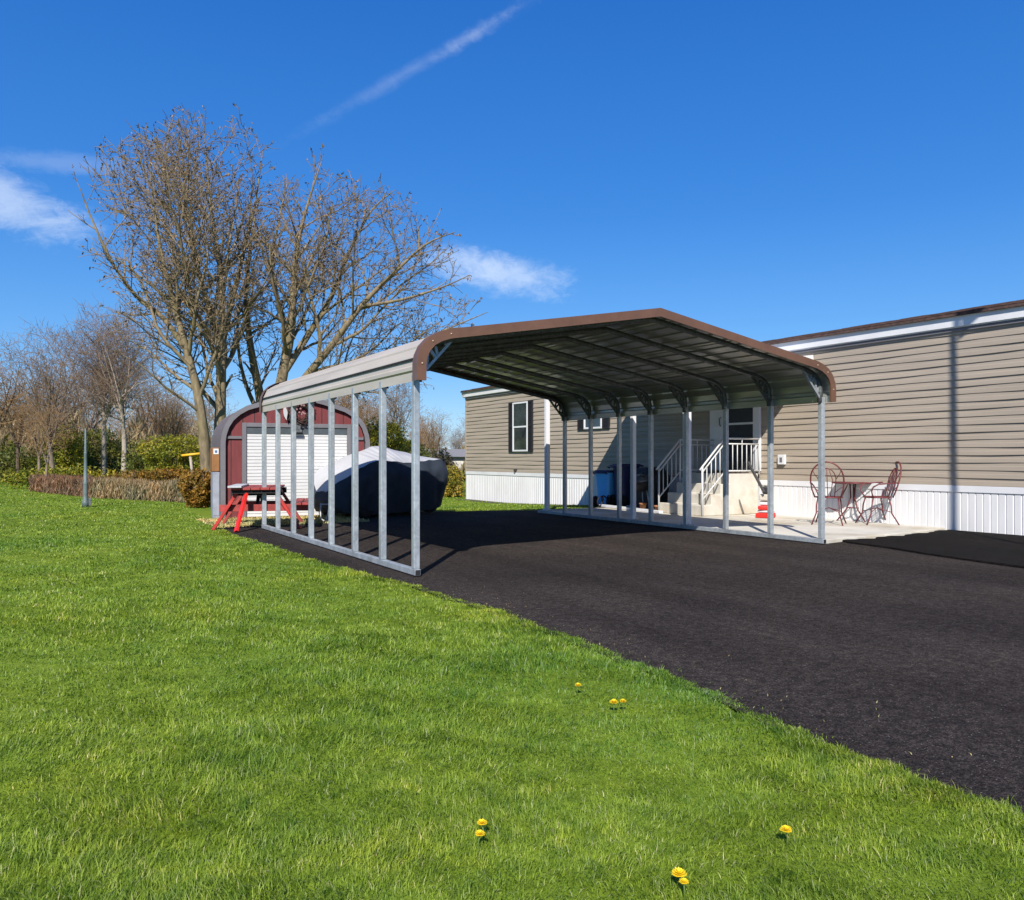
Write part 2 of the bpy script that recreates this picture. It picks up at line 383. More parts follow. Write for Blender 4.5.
wo = wn('ShaderNodeOutputWorld'); wt.links.new(bg.outputs[0], wo.inputs['Surface'])

sd = bpy.data.lights.new('sun', 'SUN'); sd.energy = 4.3; sd.angle = R(0.5); sd.color = (1.0, 0.945, 0.865)
so = bpy.data.objects.new('sun', sd); COL.objects.link(so)
so.rotation_euler = Vector((math.sin(SUN_AZ) * math.cos(SUN_EL), math.cos(SUN_AZ) * math.cos(SUN_EL), -math.sin(SUN_EL))).to_track_quat('-Z', 'Y').to_euler()

cam = bpy.data.cameras.new('camera'); cam.sensor_width = 36; cam.lens = F / 1024 * 36; cam.shift_y = (HZ - 450) / 1024; cam.clip_end = 3000; cam.clip_start = 0.05
co = bpy.data.objects.new('camera', cam); COL.objects.link(co); co.location = (0, 0, EYE); co.rotation_euler = (math.pi / 2, 0, -YAW); SC.camera = co
SC.view_settings.view_transform = 'Standard'; SC.view_settings.look = 'None'; SC.view_settings.exposure = 0.72; SC.view_settings.gamma = 1.0
SC.view_settings.use_curve_mapping = False
SC.cycles.max_bounces = 6; SC.cycles.diffuse_bounces = 3; SC.cycles.glossy_bounces = 3; SC.cycles.transparent_max_bounces = 6

# ------------------------------------------------------------------ ground, driveway, patio
def sheet(name, xs, ys, zf, mat, keep=None, kind='structure'):
    X, Y = np.meshgrid(xs, ys); Z = zf(X, Y)
    V = np.stack([X.ravel(), Y.ravel(), Z.ravel()], 1); nx = len(xs)
    q = [(j*nx+i, j*nx+i+1, (j+1)*nx+i+1, (j+1)*nx+i) for j in range(len(ys)-1) for i in range(nx-1)
         if keep is None or keep((xs[i]+xs[i+1])/2, (ys[j]+ys[j+1])/2)]
    return tag(link(name, np_mesh(name, V, quads=q, smooth=True), mat), kind=kind)
gxs = np.concatenate([np.linspace(-600, -40, 10), np.arange(-36, 36, 1.0), np.linspace(40, 600, 10)])
gys = np.concatenate([np.linspace(-300, -24, 7), np.arange(-20, 60, 1.0), np.linspace(64, 900, 12)])
sheet('ground', gxs, gys, lambda x, y: gz(x, y) + 0.0 * x, M['soil'])

EY = np.array([-30, 1.35, 1.98, 2.75, 3.41, 5.09, 6.37, 7.96, 9.5, 11.96, 13.5, 14.0])
EX = np.array([2.50, 2.56, 2.60, 2.70, 2.77, 2.84, 2.80, 2.60, 2.52, 2.43, 2.42, 2.42])
def wob(y): return 0.012 * np.sin(y * 5.1) + 0.012 * np.sin(y * 13.7 + 1) + 0.012 * np.sin(y * 31 + 2)
def edge_x(y): return np.interp(y, EY, EX) + wob(y)
def far_y(x): return np.interp(x, [2.3, 4.4, 4.9, 7.0, 7.5, 8.6, 9.2, 12.5], [13.45, 13.75, 16.2, 16.2, 15.7, 15.5, 14.3, 14.2]) + 0.03 * np.sin(x * 7)
def drive_mesh():
    us = np.concatenate([[0, .004, .012], np.linspace(0.03, 1, 40)]); ys = np.concatenate([np.linspace(-30, 0, 6), np.linspace(.3, 1, 160)])
    V = []
    for v in ys:
        for u in us:
            # columns run from the lawn edge to the house; rows up to the far edge
            x = 2.42 + u * 9.42
            y = -30 + (far_y(x) + 30) * (0.5 + 0.5 * v if v > 0 else 0.5 * (v + 30) / 30)
            if u < 0.2: x = (edge_x(min(y, 13.9)) - .05) * (1 - u / 0.2) + x * (u / 0.2)
            V.append((x, y, float(gz(x, y)) + 0.005))
    nx = len(us); q = [(j*nx+i, j*nx+i+1, (j+1)*nx+i+1, (j+1)*nx+i) for j in range(len(ys)-1) for i in range(nx-1)]
    return np_mesh('driveway', V, quads=q)
tag(link('driveway', drive_mesh(), M['asphalt']), kind='structure')

# patio slab between the carport's right wall and the house
def prism(name, poly, z0, z1, mat, parent=None, bevel=0.0):
    n = len(poly); mb = MB()
    vs = [(x, y, z0) for x, y in poly] + [(x, y, z1) for x, y in poly]
    mb.add(vs, [tuple(range(n - 1, -1, -1)), tuple(range(n, 2 * n))] + [(i, (i + 1) % n, n + (i + 1) % n, n + i) for i in range(n)])
    return mb.build(name, mat, parent, bevel)
tag(prism('patio', [(8.75, 7.02), (9.3, 7.1), (10.2, 7.12), (11.1, 7.2), (11.86, 7.35), (11.86, 14.0), (8.75, 14.0)], -0.2, 0.055, M['concrete'], bevel=0.008), kind='structure')
# darker asphalt pad, a little thicker, beside the patio
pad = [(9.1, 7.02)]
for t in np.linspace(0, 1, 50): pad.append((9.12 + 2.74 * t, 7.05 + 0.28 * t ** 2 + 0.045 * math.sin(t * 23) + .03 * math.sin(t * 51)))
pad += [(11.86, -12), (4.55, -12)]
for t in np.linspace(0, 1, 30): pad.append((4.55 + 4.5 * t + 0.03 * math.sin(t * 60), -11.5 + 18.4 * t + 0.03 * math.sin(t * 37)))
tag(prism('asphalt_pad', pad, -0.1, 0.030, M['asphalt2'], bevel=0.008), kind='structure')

# ------------------------------------------------------------------ grass (stuff)
def blades(xy, h, w, lean=0.55, zf=gz):
    n = len(xy); x_, y_ = xy[:, 0], xy[:, 1]
    fld = 2.6*np.sin(x_*2.3 + 1.4*np.sin(y_*1.9)) + 2.2*np.sin(y_*3.1 + 1.2*np.sin(x_*4.3)) + 1.4*np.sin(x_*9.1 + y_*7.7)
    b = fld + rng.normal(0, 1.35, n); a = b - np.pi / 2 + rng.normal(0, .5, n)
    z0 = zf(xy[:, 0], xy[:, 1]) - 0.004
    L = rng.uniform(0.25, 1.15, n) * lean
    side = np.stack([np.cos(a), np.sin(a)], 1); dr = np.stack([np.cos(b), np.sin(b)], 1)
    V = np.zeros((n, 5, 3), np.float32)
    for i, (t, ws) in enumerate(((0, 1), (0, -1), (.55, .8), (.55, -.8), (1, 0))):
        bend = (t ** 1.8) * h * L
        V[:, i, :2] = xy + dr * bend[:, None] + side * (w * ws * 0.5)[:, None]
        V[:, i, 2] = z0 + h * t * np.sqrt(np.maximum(0.06, 1 - (L * t) ** 2 * .72))
    base = (np.arange(n) * 5)[:, None]
    q = base + np.array([[0, 1, 3, 2]]); t = base + np.array([[2, 3, 4]])
    return V.reshape(-1, 3), q, t
def is_lawn(x, y):
    e = np.interp(y, EY, EX) + wob(y) + rng.normal(0.02, .038, len(x))
    fy = np.interp(x, [2.3, 4.4, 4.9, 7.0, 7.5, 8.6, 9.2, 12.5], [13.45, 13.75, 16.2, 16.2, 15.7, 15.5, 14.3, 14.2])
    ok = (x < e) | ((y > fy + 0.02) & (x > 2.4))
    ok &= ~((x > 11.75) & (x < 17.2) & (y < 23.4))
    ok &= ~((x > 2.7) & (x < 6.2) & (y > 15.3) & (y < 18.8))
    ok &= ~((x > 2.5) & (x < 4.9) & (y > 13.5) & (y < 15.35))
    return ok
NB = 900000
r = np.exp(rng.uniform(math.log(1.25), math.log(46), NB)); th = YAW + rng.uniform(R(-52), R(42), NB)
xy = np.stack([r * np.sin(th), r * np.cos(th)], 1)
ye = np.exp(rng.uniform(math.log(.6), math.log(13.4), 60000)); xe = np.interp(ye, EY, EX) + wob(ye) - np.abs(rng.normal(0, .06, 60000)) + .025
xy = np.concatenate([xy, np.stack([xe, ye], 1)]); r = np.concatenate([r, np.hypot(xe, ye)])
ok = is_lawn(xy[:, 0], xy[:, 1]); xy = xy[ok]; r = r[ok]
def lump(x, y, s):
    return (np.sin(x*1.7*s + 1.3*np.sin(y*1.1*s)) + np.sin(y*2.1*s + 1.7*np.sin(x*.9*s + 2)) + np.sin((x+y)*3.3*s)*.6) / 2.6
hh = (0.0245 + 0.008 * lump(xy[:, 0], xy[:, 1], 1.0) + 0.008 * lump(xy[:, 0], xy[:, 1], 3.3) + 0.006 * lump(xy[:, 0], xy[:, 1], 9.1)) * rng.uniform(.5, 1.6, len(r))
ww = np.maximum(0.0026, 0.00105 * r) * rng.uniform(.6, 1.3, len(r))
de = np.interp(xy[:, 1], EY, EX) - xy[:, 0]; hh *= np.where((de < .10) & (xy[:, 1] < 14), .85, 1.0)
hh = np.where(rng.random(len(r)) < .02, hh * 1.5, hh)
V, q, t = blades(xy, np.maximum(hh, .012) * np.clip(1 + (r - 8) * .004, 1, 1.15), ww, 1.12)
go = link('grass', np_mesh('grass', V, q, t), M['grass']); tag(go, 'short bright green lawn grass', 'grass', kind='stuff')
# straw ground in front of the shed
xy = np.stack([rng.uniform(2.45, 5.0, 9000), rng.uniform(13.45, 15.4, 9000)], 1)
V, q, t = blades(xy, rng.uniform(.02, .06, 9000), np.full(9000, .02), 1.0)
tag(link('straw', np_mesh('straw', V, q, t), M['straw']), 'pale yellow straw strewn in front of the red shed', 'straw', kind='stuff')
sheet('bare_ground', np.linspace(2.45, 5.0, 12), np.linspace(13.5, 15.4, 8), lambda x, y: gz(x, y) + 0.005, simple('straw_soil', (0.40, 0.31, 0.13), 0.95, 0, 0.35, 12, 0.4))
sheet('soil_strip', np.linspace(9.0, 11.85, 12), np.linspace(14.2, 23.2, 30), lambda x, y: gz(x, y) + 0.006, simple('dark_soil', (0.045, 0.036, 0.026), 0.95, 0, 0.4, 7, 0.4),
      keep=lambda x, y: x > 11.3 or y < 15.2)

n = 130; ye = rng.uniform(1.2, 7, n); xe = np.interp(ye, EY, EX) + np.abs(rng.normal(0, .22, n)) + .02
V, q, t = blades(np.stack([xe, ye], 1), rng.uniform(.008, .02, n), np.full(n, .0032), 1.0, zf=lambda x, y: gz(x, y) + .006); V[:, 2] = np.minimum(V[:, 2], .014)
tag(link('clippings', np_mesh('clippings', V, q, t), M['straw']), 'dry grass clippings scattered along the asphalt edge', 'clippings', kind='stuff')

# dandelions
def dandelion(p, hgt, rad, label):
    t = thing('dandelion', label, 'flower', p, random.uniform(0, 6), 'dandelions in the lawn')
    MB().tube([(0, 0, -.01), (.004, .003, hgt * .5), (0, 0, hgt)], .0022, 6).build('stem', M['stem'], t)
    mb = MB()
    for ring, (n, tilt) in enumerate(((30, .15), (27, .5), (20, .85), (12, 1.2))):
        for k in range(n):
            a = 2 * math.pi * k / n + ring * .3; L = rad * random.uniform(.85, 1.1)
            d = Vector((math.cos(a) * math.cos(tilt), math.sin(a) * math.cos(tilt), math.sin(tilt) * .72)); s = Vector((-math.sin(a), math.cos(a), 0)) * rad * .075
            o = Vector((0, 0, hgt))
            mb.add([o + d * L * .15 - s * .6, o + d * L * .15 + s * .6, o + d * L + s, o + d * L * 1.06, o + d * L - s], [(0, 1, 2, 3, 4)])
    mb.build('flower_head', M['petal'], t)
dl = [((578, 686), .016, 'yellow dandelion farthest from the camera, alone near the asphalt edge'),
      ((614, 703), .019, 'left and larger flower of the pair of dandelions near the asphalt edge'),
      ((623, 702), .015, 'right and smaller flower of the pair of dandelions near the asphalt edge'),
      ((482, 824), .015, 'upper of two yellow dandelions close together in the middle of the lawn'),
      ((480, 835), .015, 'lower of two yellow dandelions close together in the middle of the lawn'),
      ((679, 875), .019, 'large yellow dandelion nearest the bottom of the lawn, behind a smaller bloom'),
      ((684, 883), .012, 'small yellow dandelion bloom tucked against the nearest large one'),
      ((786, 831), .017, 'single round dandelion toward the lawn corner by the driveway')]
for (px, py), rad, lab in dl: dandelion(gnd(px, py, .045) - Vector((0, 0, .045)), .047, rad, lab)

# ------------------------------------------------------------------ carport
X0, X1, Y0, SP = 3.039, 8.649, 7.001, 0.837
CX = (X0 + X1) / 2; YE = Y0 + 7 * SP
HW = 2.835
ZE, ZP = 1.815, 2.705
def arch(off=0.0, n=7):
    """right half of the roof section: eave -> rounded shoulder -> peak; (dx from centre, z)"""
    ctrl = [(HW, 1.97), (HW - .012, 2.045), (HW - .05, 2.125), (HW - .115, 2.195), (HW - .20, 2.243), (HW - .31, 2.278)]
    pts = [(HW, ZE)] + ctrl; slope = math.atan2(ZP - 2.278, HW - .31)
    pts.append((0, ZP))
    if off:
        # inward offset
        out = []
        for i, (x, z) in enumerate(pts):
            a = pts[max(i - 1, 0)]; b = pts[min(i + 1, len(pts) - 1)]
            tx, tz = b[0] - a[0], b[1] - a[1]; L = math.hypot(tx, tz); nx_, nz_ = -tz / L, tx / L
            if i == len(pts) - 1: nx_, nz_ = 0, -1 / math.cos(slope)
            out.append((x + nx_ * off if i < len(pts) - 1 else 0, z + nz_ * off))
        pts = out
    return pts
def full(off=0.0, n=7):
    h = arch(off, n)
    return [(CX - x, z) for x, z in h] + [(CX + x, z) for x, z in reversed(h[:-1])]
cp = thing('carport', 'open metal carport with a beige steel roof, brown gable trim and galvanised posts', 'carport', (CX, (Y0 + YE) / 2, 0))
CO = Vector(cp.location)
def cb(mb, name, mat, bevel=0.0):
    mb.v = [tuple(Vector(v) - CO) for v in mb.v]; return mb.build(name, mat, cp, bevel)
# ribbed sheet: profile resampled along its length with a trapezoid rib every 0.23 m
def ribbed():
    P = full(0.0, 10); pts = []
    d = [0]
    for a, b in zip(P, P[1:]): d.append(d[-1] + math.dist(a, b))
    T = d[-1]
    def samp(s):
        s = min(max(s, 0), T)
        i = max(k for k in range(len(d)) if d[k] <= s + 1e-9); i = min(i, len(P) - 2)
        u = (s - d[i]) / (d[i+1] - d[i]); a, b = P[i], P[i+1]
        tx, tz = (b[0]-a[0]) / (d[i+1]-d[i]), (b[1]-a[1]) / (d[i+1]-d[i])
        return a[0] + (b[0]-a[0])*u, a[1] + (b[1]-a[1])*u, -tz, tx
    ss = []
    n = round(T / 0.232); w = T / n
    for k in range(n):
        b = k * w
        for u, h in ((0, 0), (.36, 0), (.43, .013), (.57, .013), (.64, 0)): ss.append((b + u * w, h))
        if k % 4 == 2: ss.append((b + w * .995, .010))
    ss.append((T, 0))
    for k in range(len(P)):
        pass
    for s_, h in sorted(ss + [(x, None) for x in d[1:-1]], key=lambda q: q[0]):
        x, z, nx_, nz_ = samp(s_)
        if h is None:
            u = (s_ % w) / w
            h = .013 if .43 < u < .57 else 0
        pts.append((x + nx_ * h, z + nz_ * h))
    return pts
prof = ribbed()
mb = MB(); YA, YB = Y0 - .15, YE + .045
ysr = np.linspace(YA, YB, 9)
vs = [(x, y, z) for y in ysr for x, z in prof]; n = len(prof)
mb.add(vs, [(j*n+i, j*n+i+1, (j+1)*n+i+1, (j+1)*n+i) for j in range(len(ysr)-1) for i in range(n-1)])
cb(mb, 'roof_panel', M['roof'])
# dark lap seam lines where two roof sheets overlap on the rounded sides (a real step in the sheet)
for side in (-1, 1):
    mb = MB().beam((CX + side * (HW + .004), YA, 2.022), (CX + side * (HW + .004), YB, 2.022), .010, .018)
    cb(mb, 'lap_seam', M['dark'])
# gable trims
for yy, nm in ((YA - .012, 'near'), (YB + .012, 'far')):
    o_ = full(-0.030, 8); i_ = full(0.062, 8); mb = MB(); th_ = .012
    k = len(o_)
    vs = [(x, yy - th_, z) for x, z in o_] + [(x, yy - th_, z) for x, z in i_] + [(x, yy + th_, z) for x, z in o_] + [(x, yy + th_, z) for x, z in i_]
    fs = []
    for i in range(k - 1):
        fs += [(i, i+1, k+i+1, k+i), (2*k+i+1, 2*k+i, 3*k+i, 3*k+i+1), (i+1, i, 2*k+i, 2*k+i+1), (k+i, k+i+1, 3*k+i+1, 3*k+i)]
    fs += [(0, k, 3*k, 2*k), (k-1, 2*k+k-1, 3*k+k-1, 2*k-1)]
    mb.add(vs, fs)
    # return leg lapping over the roof sheet
    sgn = 1 if nm == 'near' else -1
    l_ = full(-0.026, 8)
    vs = [(x, yy, z) for x, z in o_] + [(x, yy + sgn * .11, z) for x, z in l_]
    mb.add(vs, [(i, i+1, k+i+1, k+i) for i in range(k - 1)])
    tr = cb(mb, 'gable_trim', M['brown_trim'])
    if nm == 'near':
        am = arch(.020, 8)
        for sg in (-1, 1):
            for q_ in (1, 4, 6):
                x, z = am[q_]
                mb = MB().lathe([(0, -.004), (.0085, -.003), (.0085, .003), (0, .006)], 8, M=Matrix.Translation((CX + sg * x - CO.x, yy - th_ - .002 - CO.y, z - CO.z)) @ Matrix.Rotation(math.pi/2, 4, 'X'))
                mb.build('screw', M['screw'], tr)
TW = 0.062
ZL = ZE + 0.07
for i in range(8):
    y = Y0 + i * SP
    for x, sg in ((X0, 1), (X1, -1)):
        cb(MB().beam((x, y, .075), (x, y, ZL), TW, TW, (0, 1, 0)), 'post', M['galv'], .006)
        # connector sleeve and anchor foot plate
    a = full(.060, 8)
    cb(MB().tube([(x, y, z) for x, z in a], TW * .56, 6), 'roof_bow', M['tread'])  # same tube as the posts, coloured darker for the shade under the roof
    aa = arch(.060, 8)
    for sg in (-1, 1):
        px_, pz_ = aa[-2]; f = .03
        p1 = Vector((CX + sg * (px_ * (1 - f)), y, pz_ + (aa[-1][1] - pz_) * f)); p0 = Vector((CX + sg * (X1 - CX), y, ZL - .04))
        mb = MB().beam(p0 + Vector((-sg * .02, 0, 0)), p1 + Vector((0, 0, -.01)), .026, .034, (0, 1, 0))
        # lattice webs between brace and bow
        for u, v in ((.25, 2), (.3, 4), (.55, 4), (.6, 5), (.85, 6)):
            q0 = p0.lerp(p1, u); bx, bz = aa[v]; mb.beam(q0, (CX + sg * bx, y, bz), .028, .022, (0, 1, 0))
        cb(mb, 'corner_brace', M['galv'] if (i == 0) else M['tread'])  # near frame keeps the tube colour; the others have roof shade painted in
for x in (X0, X1):
    cb(MB().box((x - .03, Y0 - .05, .016), (x + .03, YE + .05, .074)), 'base_rail', M['galv'], .005)
# open tube ends and anchor bolts on the base rails
for x in (X0, X1):
    cb(MB().box((x - .024, Y0 - .052, .022), (x + .024, Y0 - .0505, .068)), 'tube_opening', M['dark'])

# ------------------------------------------------------------------ house
HX, HY0, HY1 = 11.87, 1.5, 23.3
ZB, ZT = 0.70, 3.05
ho = thing('mobile_home', 'long tan vinyl sided mobile home with white ribbed skirting and low brown roof', 'house', (HX + 2.4, 12.4, 0))
HO = Vector(ho.location)
def hb(mb, name, mat, bevel=0.0, parent=None):
    mb.v = [tuple(Vector(v) - HO) for v in mb.v]; return mb.build(name, mat, parent or ho, bevel)
# lap siding: each course leans out towards its lower edge
NC = 21; ch = (ZT + .02 - ZB) / NC
mb = MB(); ys = np.linspace(HY0, HY1, 90)
for c in range(NC):
    z0 = ZB + c * ch; z1 = z0 + ch
    def wv(y): return 0.0036 * math.sin(y * 2.3 + c * 1.9) + .0015 * math.sin(y * 5.7 + c)
    rows = [(0.0, z0), (-.016, z0), (-.0155, z0 + .006), (-.010, z0 + ch * .52), (-.0065, z0 + ch * .56), (-.001, z1)]
    vs = [(HX + dx + (wv(y) if dx else 0), y, z + wv(y) * .8) for y in ys for dx, z in rows]; k = len(rows)
    mb.add(vs, [(j*k+i, (j+1)*k+i, (j+1)*k+i+1, j*k+i+1) for j in range(len(ys)-1) for i in range(k-1)])
hb(mb, 'siding', M['siding'])
# core walls and end walls
hb(MB().box((HX + .012, HY0, -.3), (HX + 4.9, HY1, ZT)), 'core_wall', M['siding'])
hb(MB().box((HX - .022, HY1 - .01, ZB), (HX + .06, HY1 + .03, ZT)), 'corner_trim', M['siding'])
# skirting: ribbed vinyl with a flat top rail
def skirt():
    mb = MB(); pr = []
    y = HY0
    while y < HY1:
        pr += [(0, y), (0, y + .085), (.010, y + .092), (.010, y + .100)]; y += .108
    pr = [p for p in pr if p[1] <= HY1] + [(0, HY1)]
    vs = [(HX - .012 + dx, yy, z) for z in (-.30, .615) for dx, yy in pr]; n = len(pr)
    mb.add(vs, [(i, n + i, n + i + 1, i + 1) for i in range(n - 1)])
    return mb
hb(skirt(), 'skirting', M['skirt'])
hb(MB().box((HX - .026, HY0, .600), (HX + .01, HY1, .696)), 'skirt_rail', M['white_vinyl'], .004)
# eave: soffit, fascia, roof
OV = .06
hb(MB().box((HX - OV, HY0 - .05, 3.045), (HX + .005, HY1 + .12, 3.062)), 'soffit', M['white_vinyl'])
hb(MB().box((HX - OV - .022, HY0 - .05, 3.062), (HX - OV - .002, HY1 + .12, 3.215)), 'fascia', M['white_vinyl'])
hb(MB().box((HX - .045, HY0, 2.995), (HX - .018, HY1, 3.043)), 'eave_shadow_strip', M['shed_grey'])  # dark strip under the soffit: the eave's shadow put into its colour
RX = HX + 2.45; RZ = 3.225 + (2.45 + OV) * .20
def roof_slab():
    mb = MB(); t_ = .045
    sec = [(HX - OV - .07, 3.212), (RX, RZ), (RX + 2.75, 3.20), (RX + 2.75, 3.20 + t_), (RX, RZ + t_), (HX - OV - .07, 3.212 + t_)]
    ys_ = [HY0 - .1, HY1 + .16]; n = 6
    vs = [(x, y, z) for y in ys_ for x, z in sec]
    mb.add(vs, [(0,1,4,5), (1,2,3,4), (6+5,6+4,6+1,6+0), (6+4,6+3,6+2,6+1)] + [(i, 6+i, 6+(i+1)%6, (i+1)%6) for i in range(6)])
    return mb
hb(roof_slab(), 'roof', M['shingle'])
# shingle courses: thin steps on the roof edge
mb = MB()
for k in range(12):
    x = HX - OV - .075 + k * .2; z = 3.212 + .045 + (x - (HX - OV - .07)) * .20
    y = HY0 - .1
    while y < HY1 + .1:
        w_ = random.uniform(.25, .4); y2 = min(y + w_, HY1 + .16); h_ = random.uniform(.004, .014)
        mb.add([(x, y, z), (x, y2 - .01, z), (x + .21, y2 - .01, z + .042), (x + .21, y, z + .042),
                (x, y, z + h_), (x, y2 - .01, z + h_), (x + .21, y2 - .01, z + .044), (x + .21, y, z + .044)], [(4,7,6,5), (0,4,5,1), (0,3,7,4), (1,5,6,2)])
        y = y2
hb(mb, 'shingles', M['shingle'])
# gable end wall above the eave (far end) with white rake board
mb = MB().add([(HX, HY1, ZT), (HX + 4.9, HY1, ZT), (RX, HY1, RZ)], [(0, 1, 2)]); hb(mb, 'gable_wall', M['siding'])
hb(MB().beam((HX - OV - .03, HY1 + .13, 3.15), (RX, HY1 + .13, RZ - .06), .02, .13, (0, 0, 1)), 'rake_board', M['white_vinyl'])

def window(y0, y1, z0, z1, sash=True, shut=.28, s0=True, s1=True):
    d = HX - .02; fr = .045
    mb = MB()
    mb.box((d - .045, y0, z0), (d + .01, y1, z0 + fr)).box((d - .045, y0, z1 - fr), (d + .01, y1, z1))
    mb.box((d - .045, y0, z0 + fr), (d + .01, y0 + fr, z1 - fr)).box((d - .045, y1 - fr, z0 + fr), (d + .01, y1, z1 - fr))
    w = hb(mb, 'window', M['white_vinyl'], .004)
    zm = (z0 + z1) / 2
    mb = MB().box((d - .020, y0 + fr, z0 + fr), (d - .008, y1 - fr, zm - .02)); mb.v = [tuple(Vector(v) - HO) for v in mb.v]; mb.build('pane', M['glass'], w)
    mb = MB().box((d - .030, y0 + fr, zm + .02), (d - .018, y1 - fr, z1 - fr)); mb.v = [tuple(Vector(v) - HO) for v in mb.v]; mb.build('pane', M['glass'], w)
    mb = MB().box((d - .035, y0 + fr, zm - .022), (d - .005, y1 - fr, zm + .022)); mb.v = [tuple(Vector(v) - HO) for v in mb.v]; mb.build('meeting_rail', M['white_vinyl'], w)
    for ok_, a, b in ((s0, y0 - shut - .01, y0 - .01), (s1, y1 + .01, y1 + .01 + shut)):
        if not ok_: continue
        mb = MB(); q_ = .045
        mb.box((d - .032, a, z0 - .01), (d + .008, a + q_, z1 + .01)).box((d - .032, b - q_, z0 - .01), (d + .008, b, z1 + .01))
        for zz in (z0 - .01, (z0 + z1) / 2, z1 - .035): mb.box((d - .031, a + q_, zz), (d + .008, b - q_, zz + .045))
        z = z0 + .05
        while z < z1 - .04:
            mb.box((d - .014, a + q_, z), (d + .006, b - q_, z + .018)); z += .03
        mb.box((d - .008, a + q_, z0), (d + .005, b - q_, z1))
        hb(mb, 'shutter', M['shutter'])
window(19.44, 20.26, 1.30, 2.70, shut=.24)
window(15.98, 16.72, 1.83, 2.70, shut=.28)
# doorway: white door leaf, dark storm-door glass, white casing
DY0, DY1, DZ0, DZ1 = 11.14, 11.80, .86, 2.86
dr = hb(MB().box((HX - .06, DY0 - .17, DZ0), (HX - .012, DY0, DZ1 + .1)).box((HX - .06, DY1, DZ0), (HX - .012, DY1 + .10, DZ1 + .1))
        .box((HX - .06, DY0, DZ1), (HX - .012, DY1, DZ1 + .1)), 'door_frame', M['white_vinyl'], .005)
def sub(mb, name, mat, par, bevel=0.0):
    mb.v = [tuple(Vector(v) - HO) for v in mb.v]; return mb.build(name, mat, par, bevel)
sub(MB().box((HX - .034, DY0 + .002, DZ0 + .02), (HX - .022, DY1 - .002, DZ1 - .002)), 'door_glass', M['shutter'], dr)
sub(MB().box((HX - .044, DY0 + .004, 1.76), (HX - .030, DY1 - .004, 1.80)), 'door_bar', M['white_vinyl'], dr)
sub(MB().box((HX - .075, DY1 + .11, DZ0), (HX - .014, DY1 + .48, DZ1)), 'door_leaf', M['white_vinyl'], dr, .006)
mb = MB()
for a, b in ((.95, 1.62), (1.75, 2.75)): mb.box((HX - .080, DY1 + .17, a), (HX - .0755, DY1 + .42, b))
sub(mb, 'door_inset', M['white_vinyl'], dr, .003)
sub(MB().tube([(HX - .085, DY1 + .16, 1.75), (HX - .12, DY1 + .16, 1.77), (HX - .12, DY1 + .16, 1.9), (HX - .085, DY1 + .16, 1.92)], .012, 8), 'handle', M['tread'], dr)
# outlet box, vent pipe, wall lamp
ob = hb(MB().box((HX - .07, 10.37, .99), (HX - .016, 10.53, 1.17)), 'outlet_box', M['white_vinyl'], .008)
sub(MB().box((HX - .075, 10.42, 1.03), (HX - .0695, 10.48, 1.12)), 'outlet_cover', M['shed_grey'], ob, .003)
hb(MB().tube([(HX - .08, 20.13, .755), (HX, 20.13, .755)], .035, 12), 'vent_pipe', M['shutter'])

# patio awning fixed to the house over the steps
aw = thing('patio_awning', 'white patio awning on four slim white posts between carport and house', 'awning', (10.4, 12.2, 0))
AO = Vector(aw.location)
def ab(mb, name, mat, bevel=0.0): mb.v = [tuple(Vector(v) - AO) for v in mb.v]; return mb.build(name, mat, aw, bevel)
AX0, AX1, AY0, AY1 = 8.90, HX - .03, 9.78, 14.4
mb = MB(); ys = np.arange(AY0, AY1, .075); pr = []
for i, y in enumerate(ys): pr.append((y, .022 if (i // 2) % 2 else 0.0))
for z_off in (0.0,):
    vs = [(x, y, z + h) for x, z in ((AX0, 2.52), (AX1, 2.90)) for y, h in pr] + [(x, y, z + h - .012) for x, z in ((AX0, 2.52), (AX1, 2.90)) for y, h in pr]; n = len(pr)
    mb.add(vs, [(i, i+1, n+i+1, n+i) for i in range(n-1)] + [(2*n+i+1, 2*n+i, 3*n+i, 3*n+i+1) for i in range(n-1)] + [(i+1, i, 2*n+i, 2*n+i+1) for i in range(n-1)] + [(n+i, n+i+1, 3*n+i+1, 3*n+i) for i in range(n-1)])
ab(mb, 'awning_roof', M['white_vinyl'])
ab(MB().box((AX0 - .03, AY0 - .03, 2.40), (AX0 + .03, AY1, 2.515)), 'front_beam', M['white_vinyl'], .004)
ab(MB().beam((AX0, AY0 - .015, 2.50), (AX1, AY0 - .015, 2.88), .02, .10, (0, 0, 1)), 'end_trim', M['white_vinyl'])
for px, wd in ((547.2, .085), (590.6, .055), (633.2, .075), (687, .10)):
    k = (px - 512) / F; D = 8.92 / (sY + cY * k); y = cY * D - sY * k * D
    ab(MB().box((8.92 - wd/2, y - wd/2, .057), (8.92 + wd/2, y + wd/2, 2.40)).box((8.92 - wd*.8, y - wd*.8, .056), (8.92 + wd*.8, y + wd*.8, .075)), 'post', M['white_vinyl'], .006)

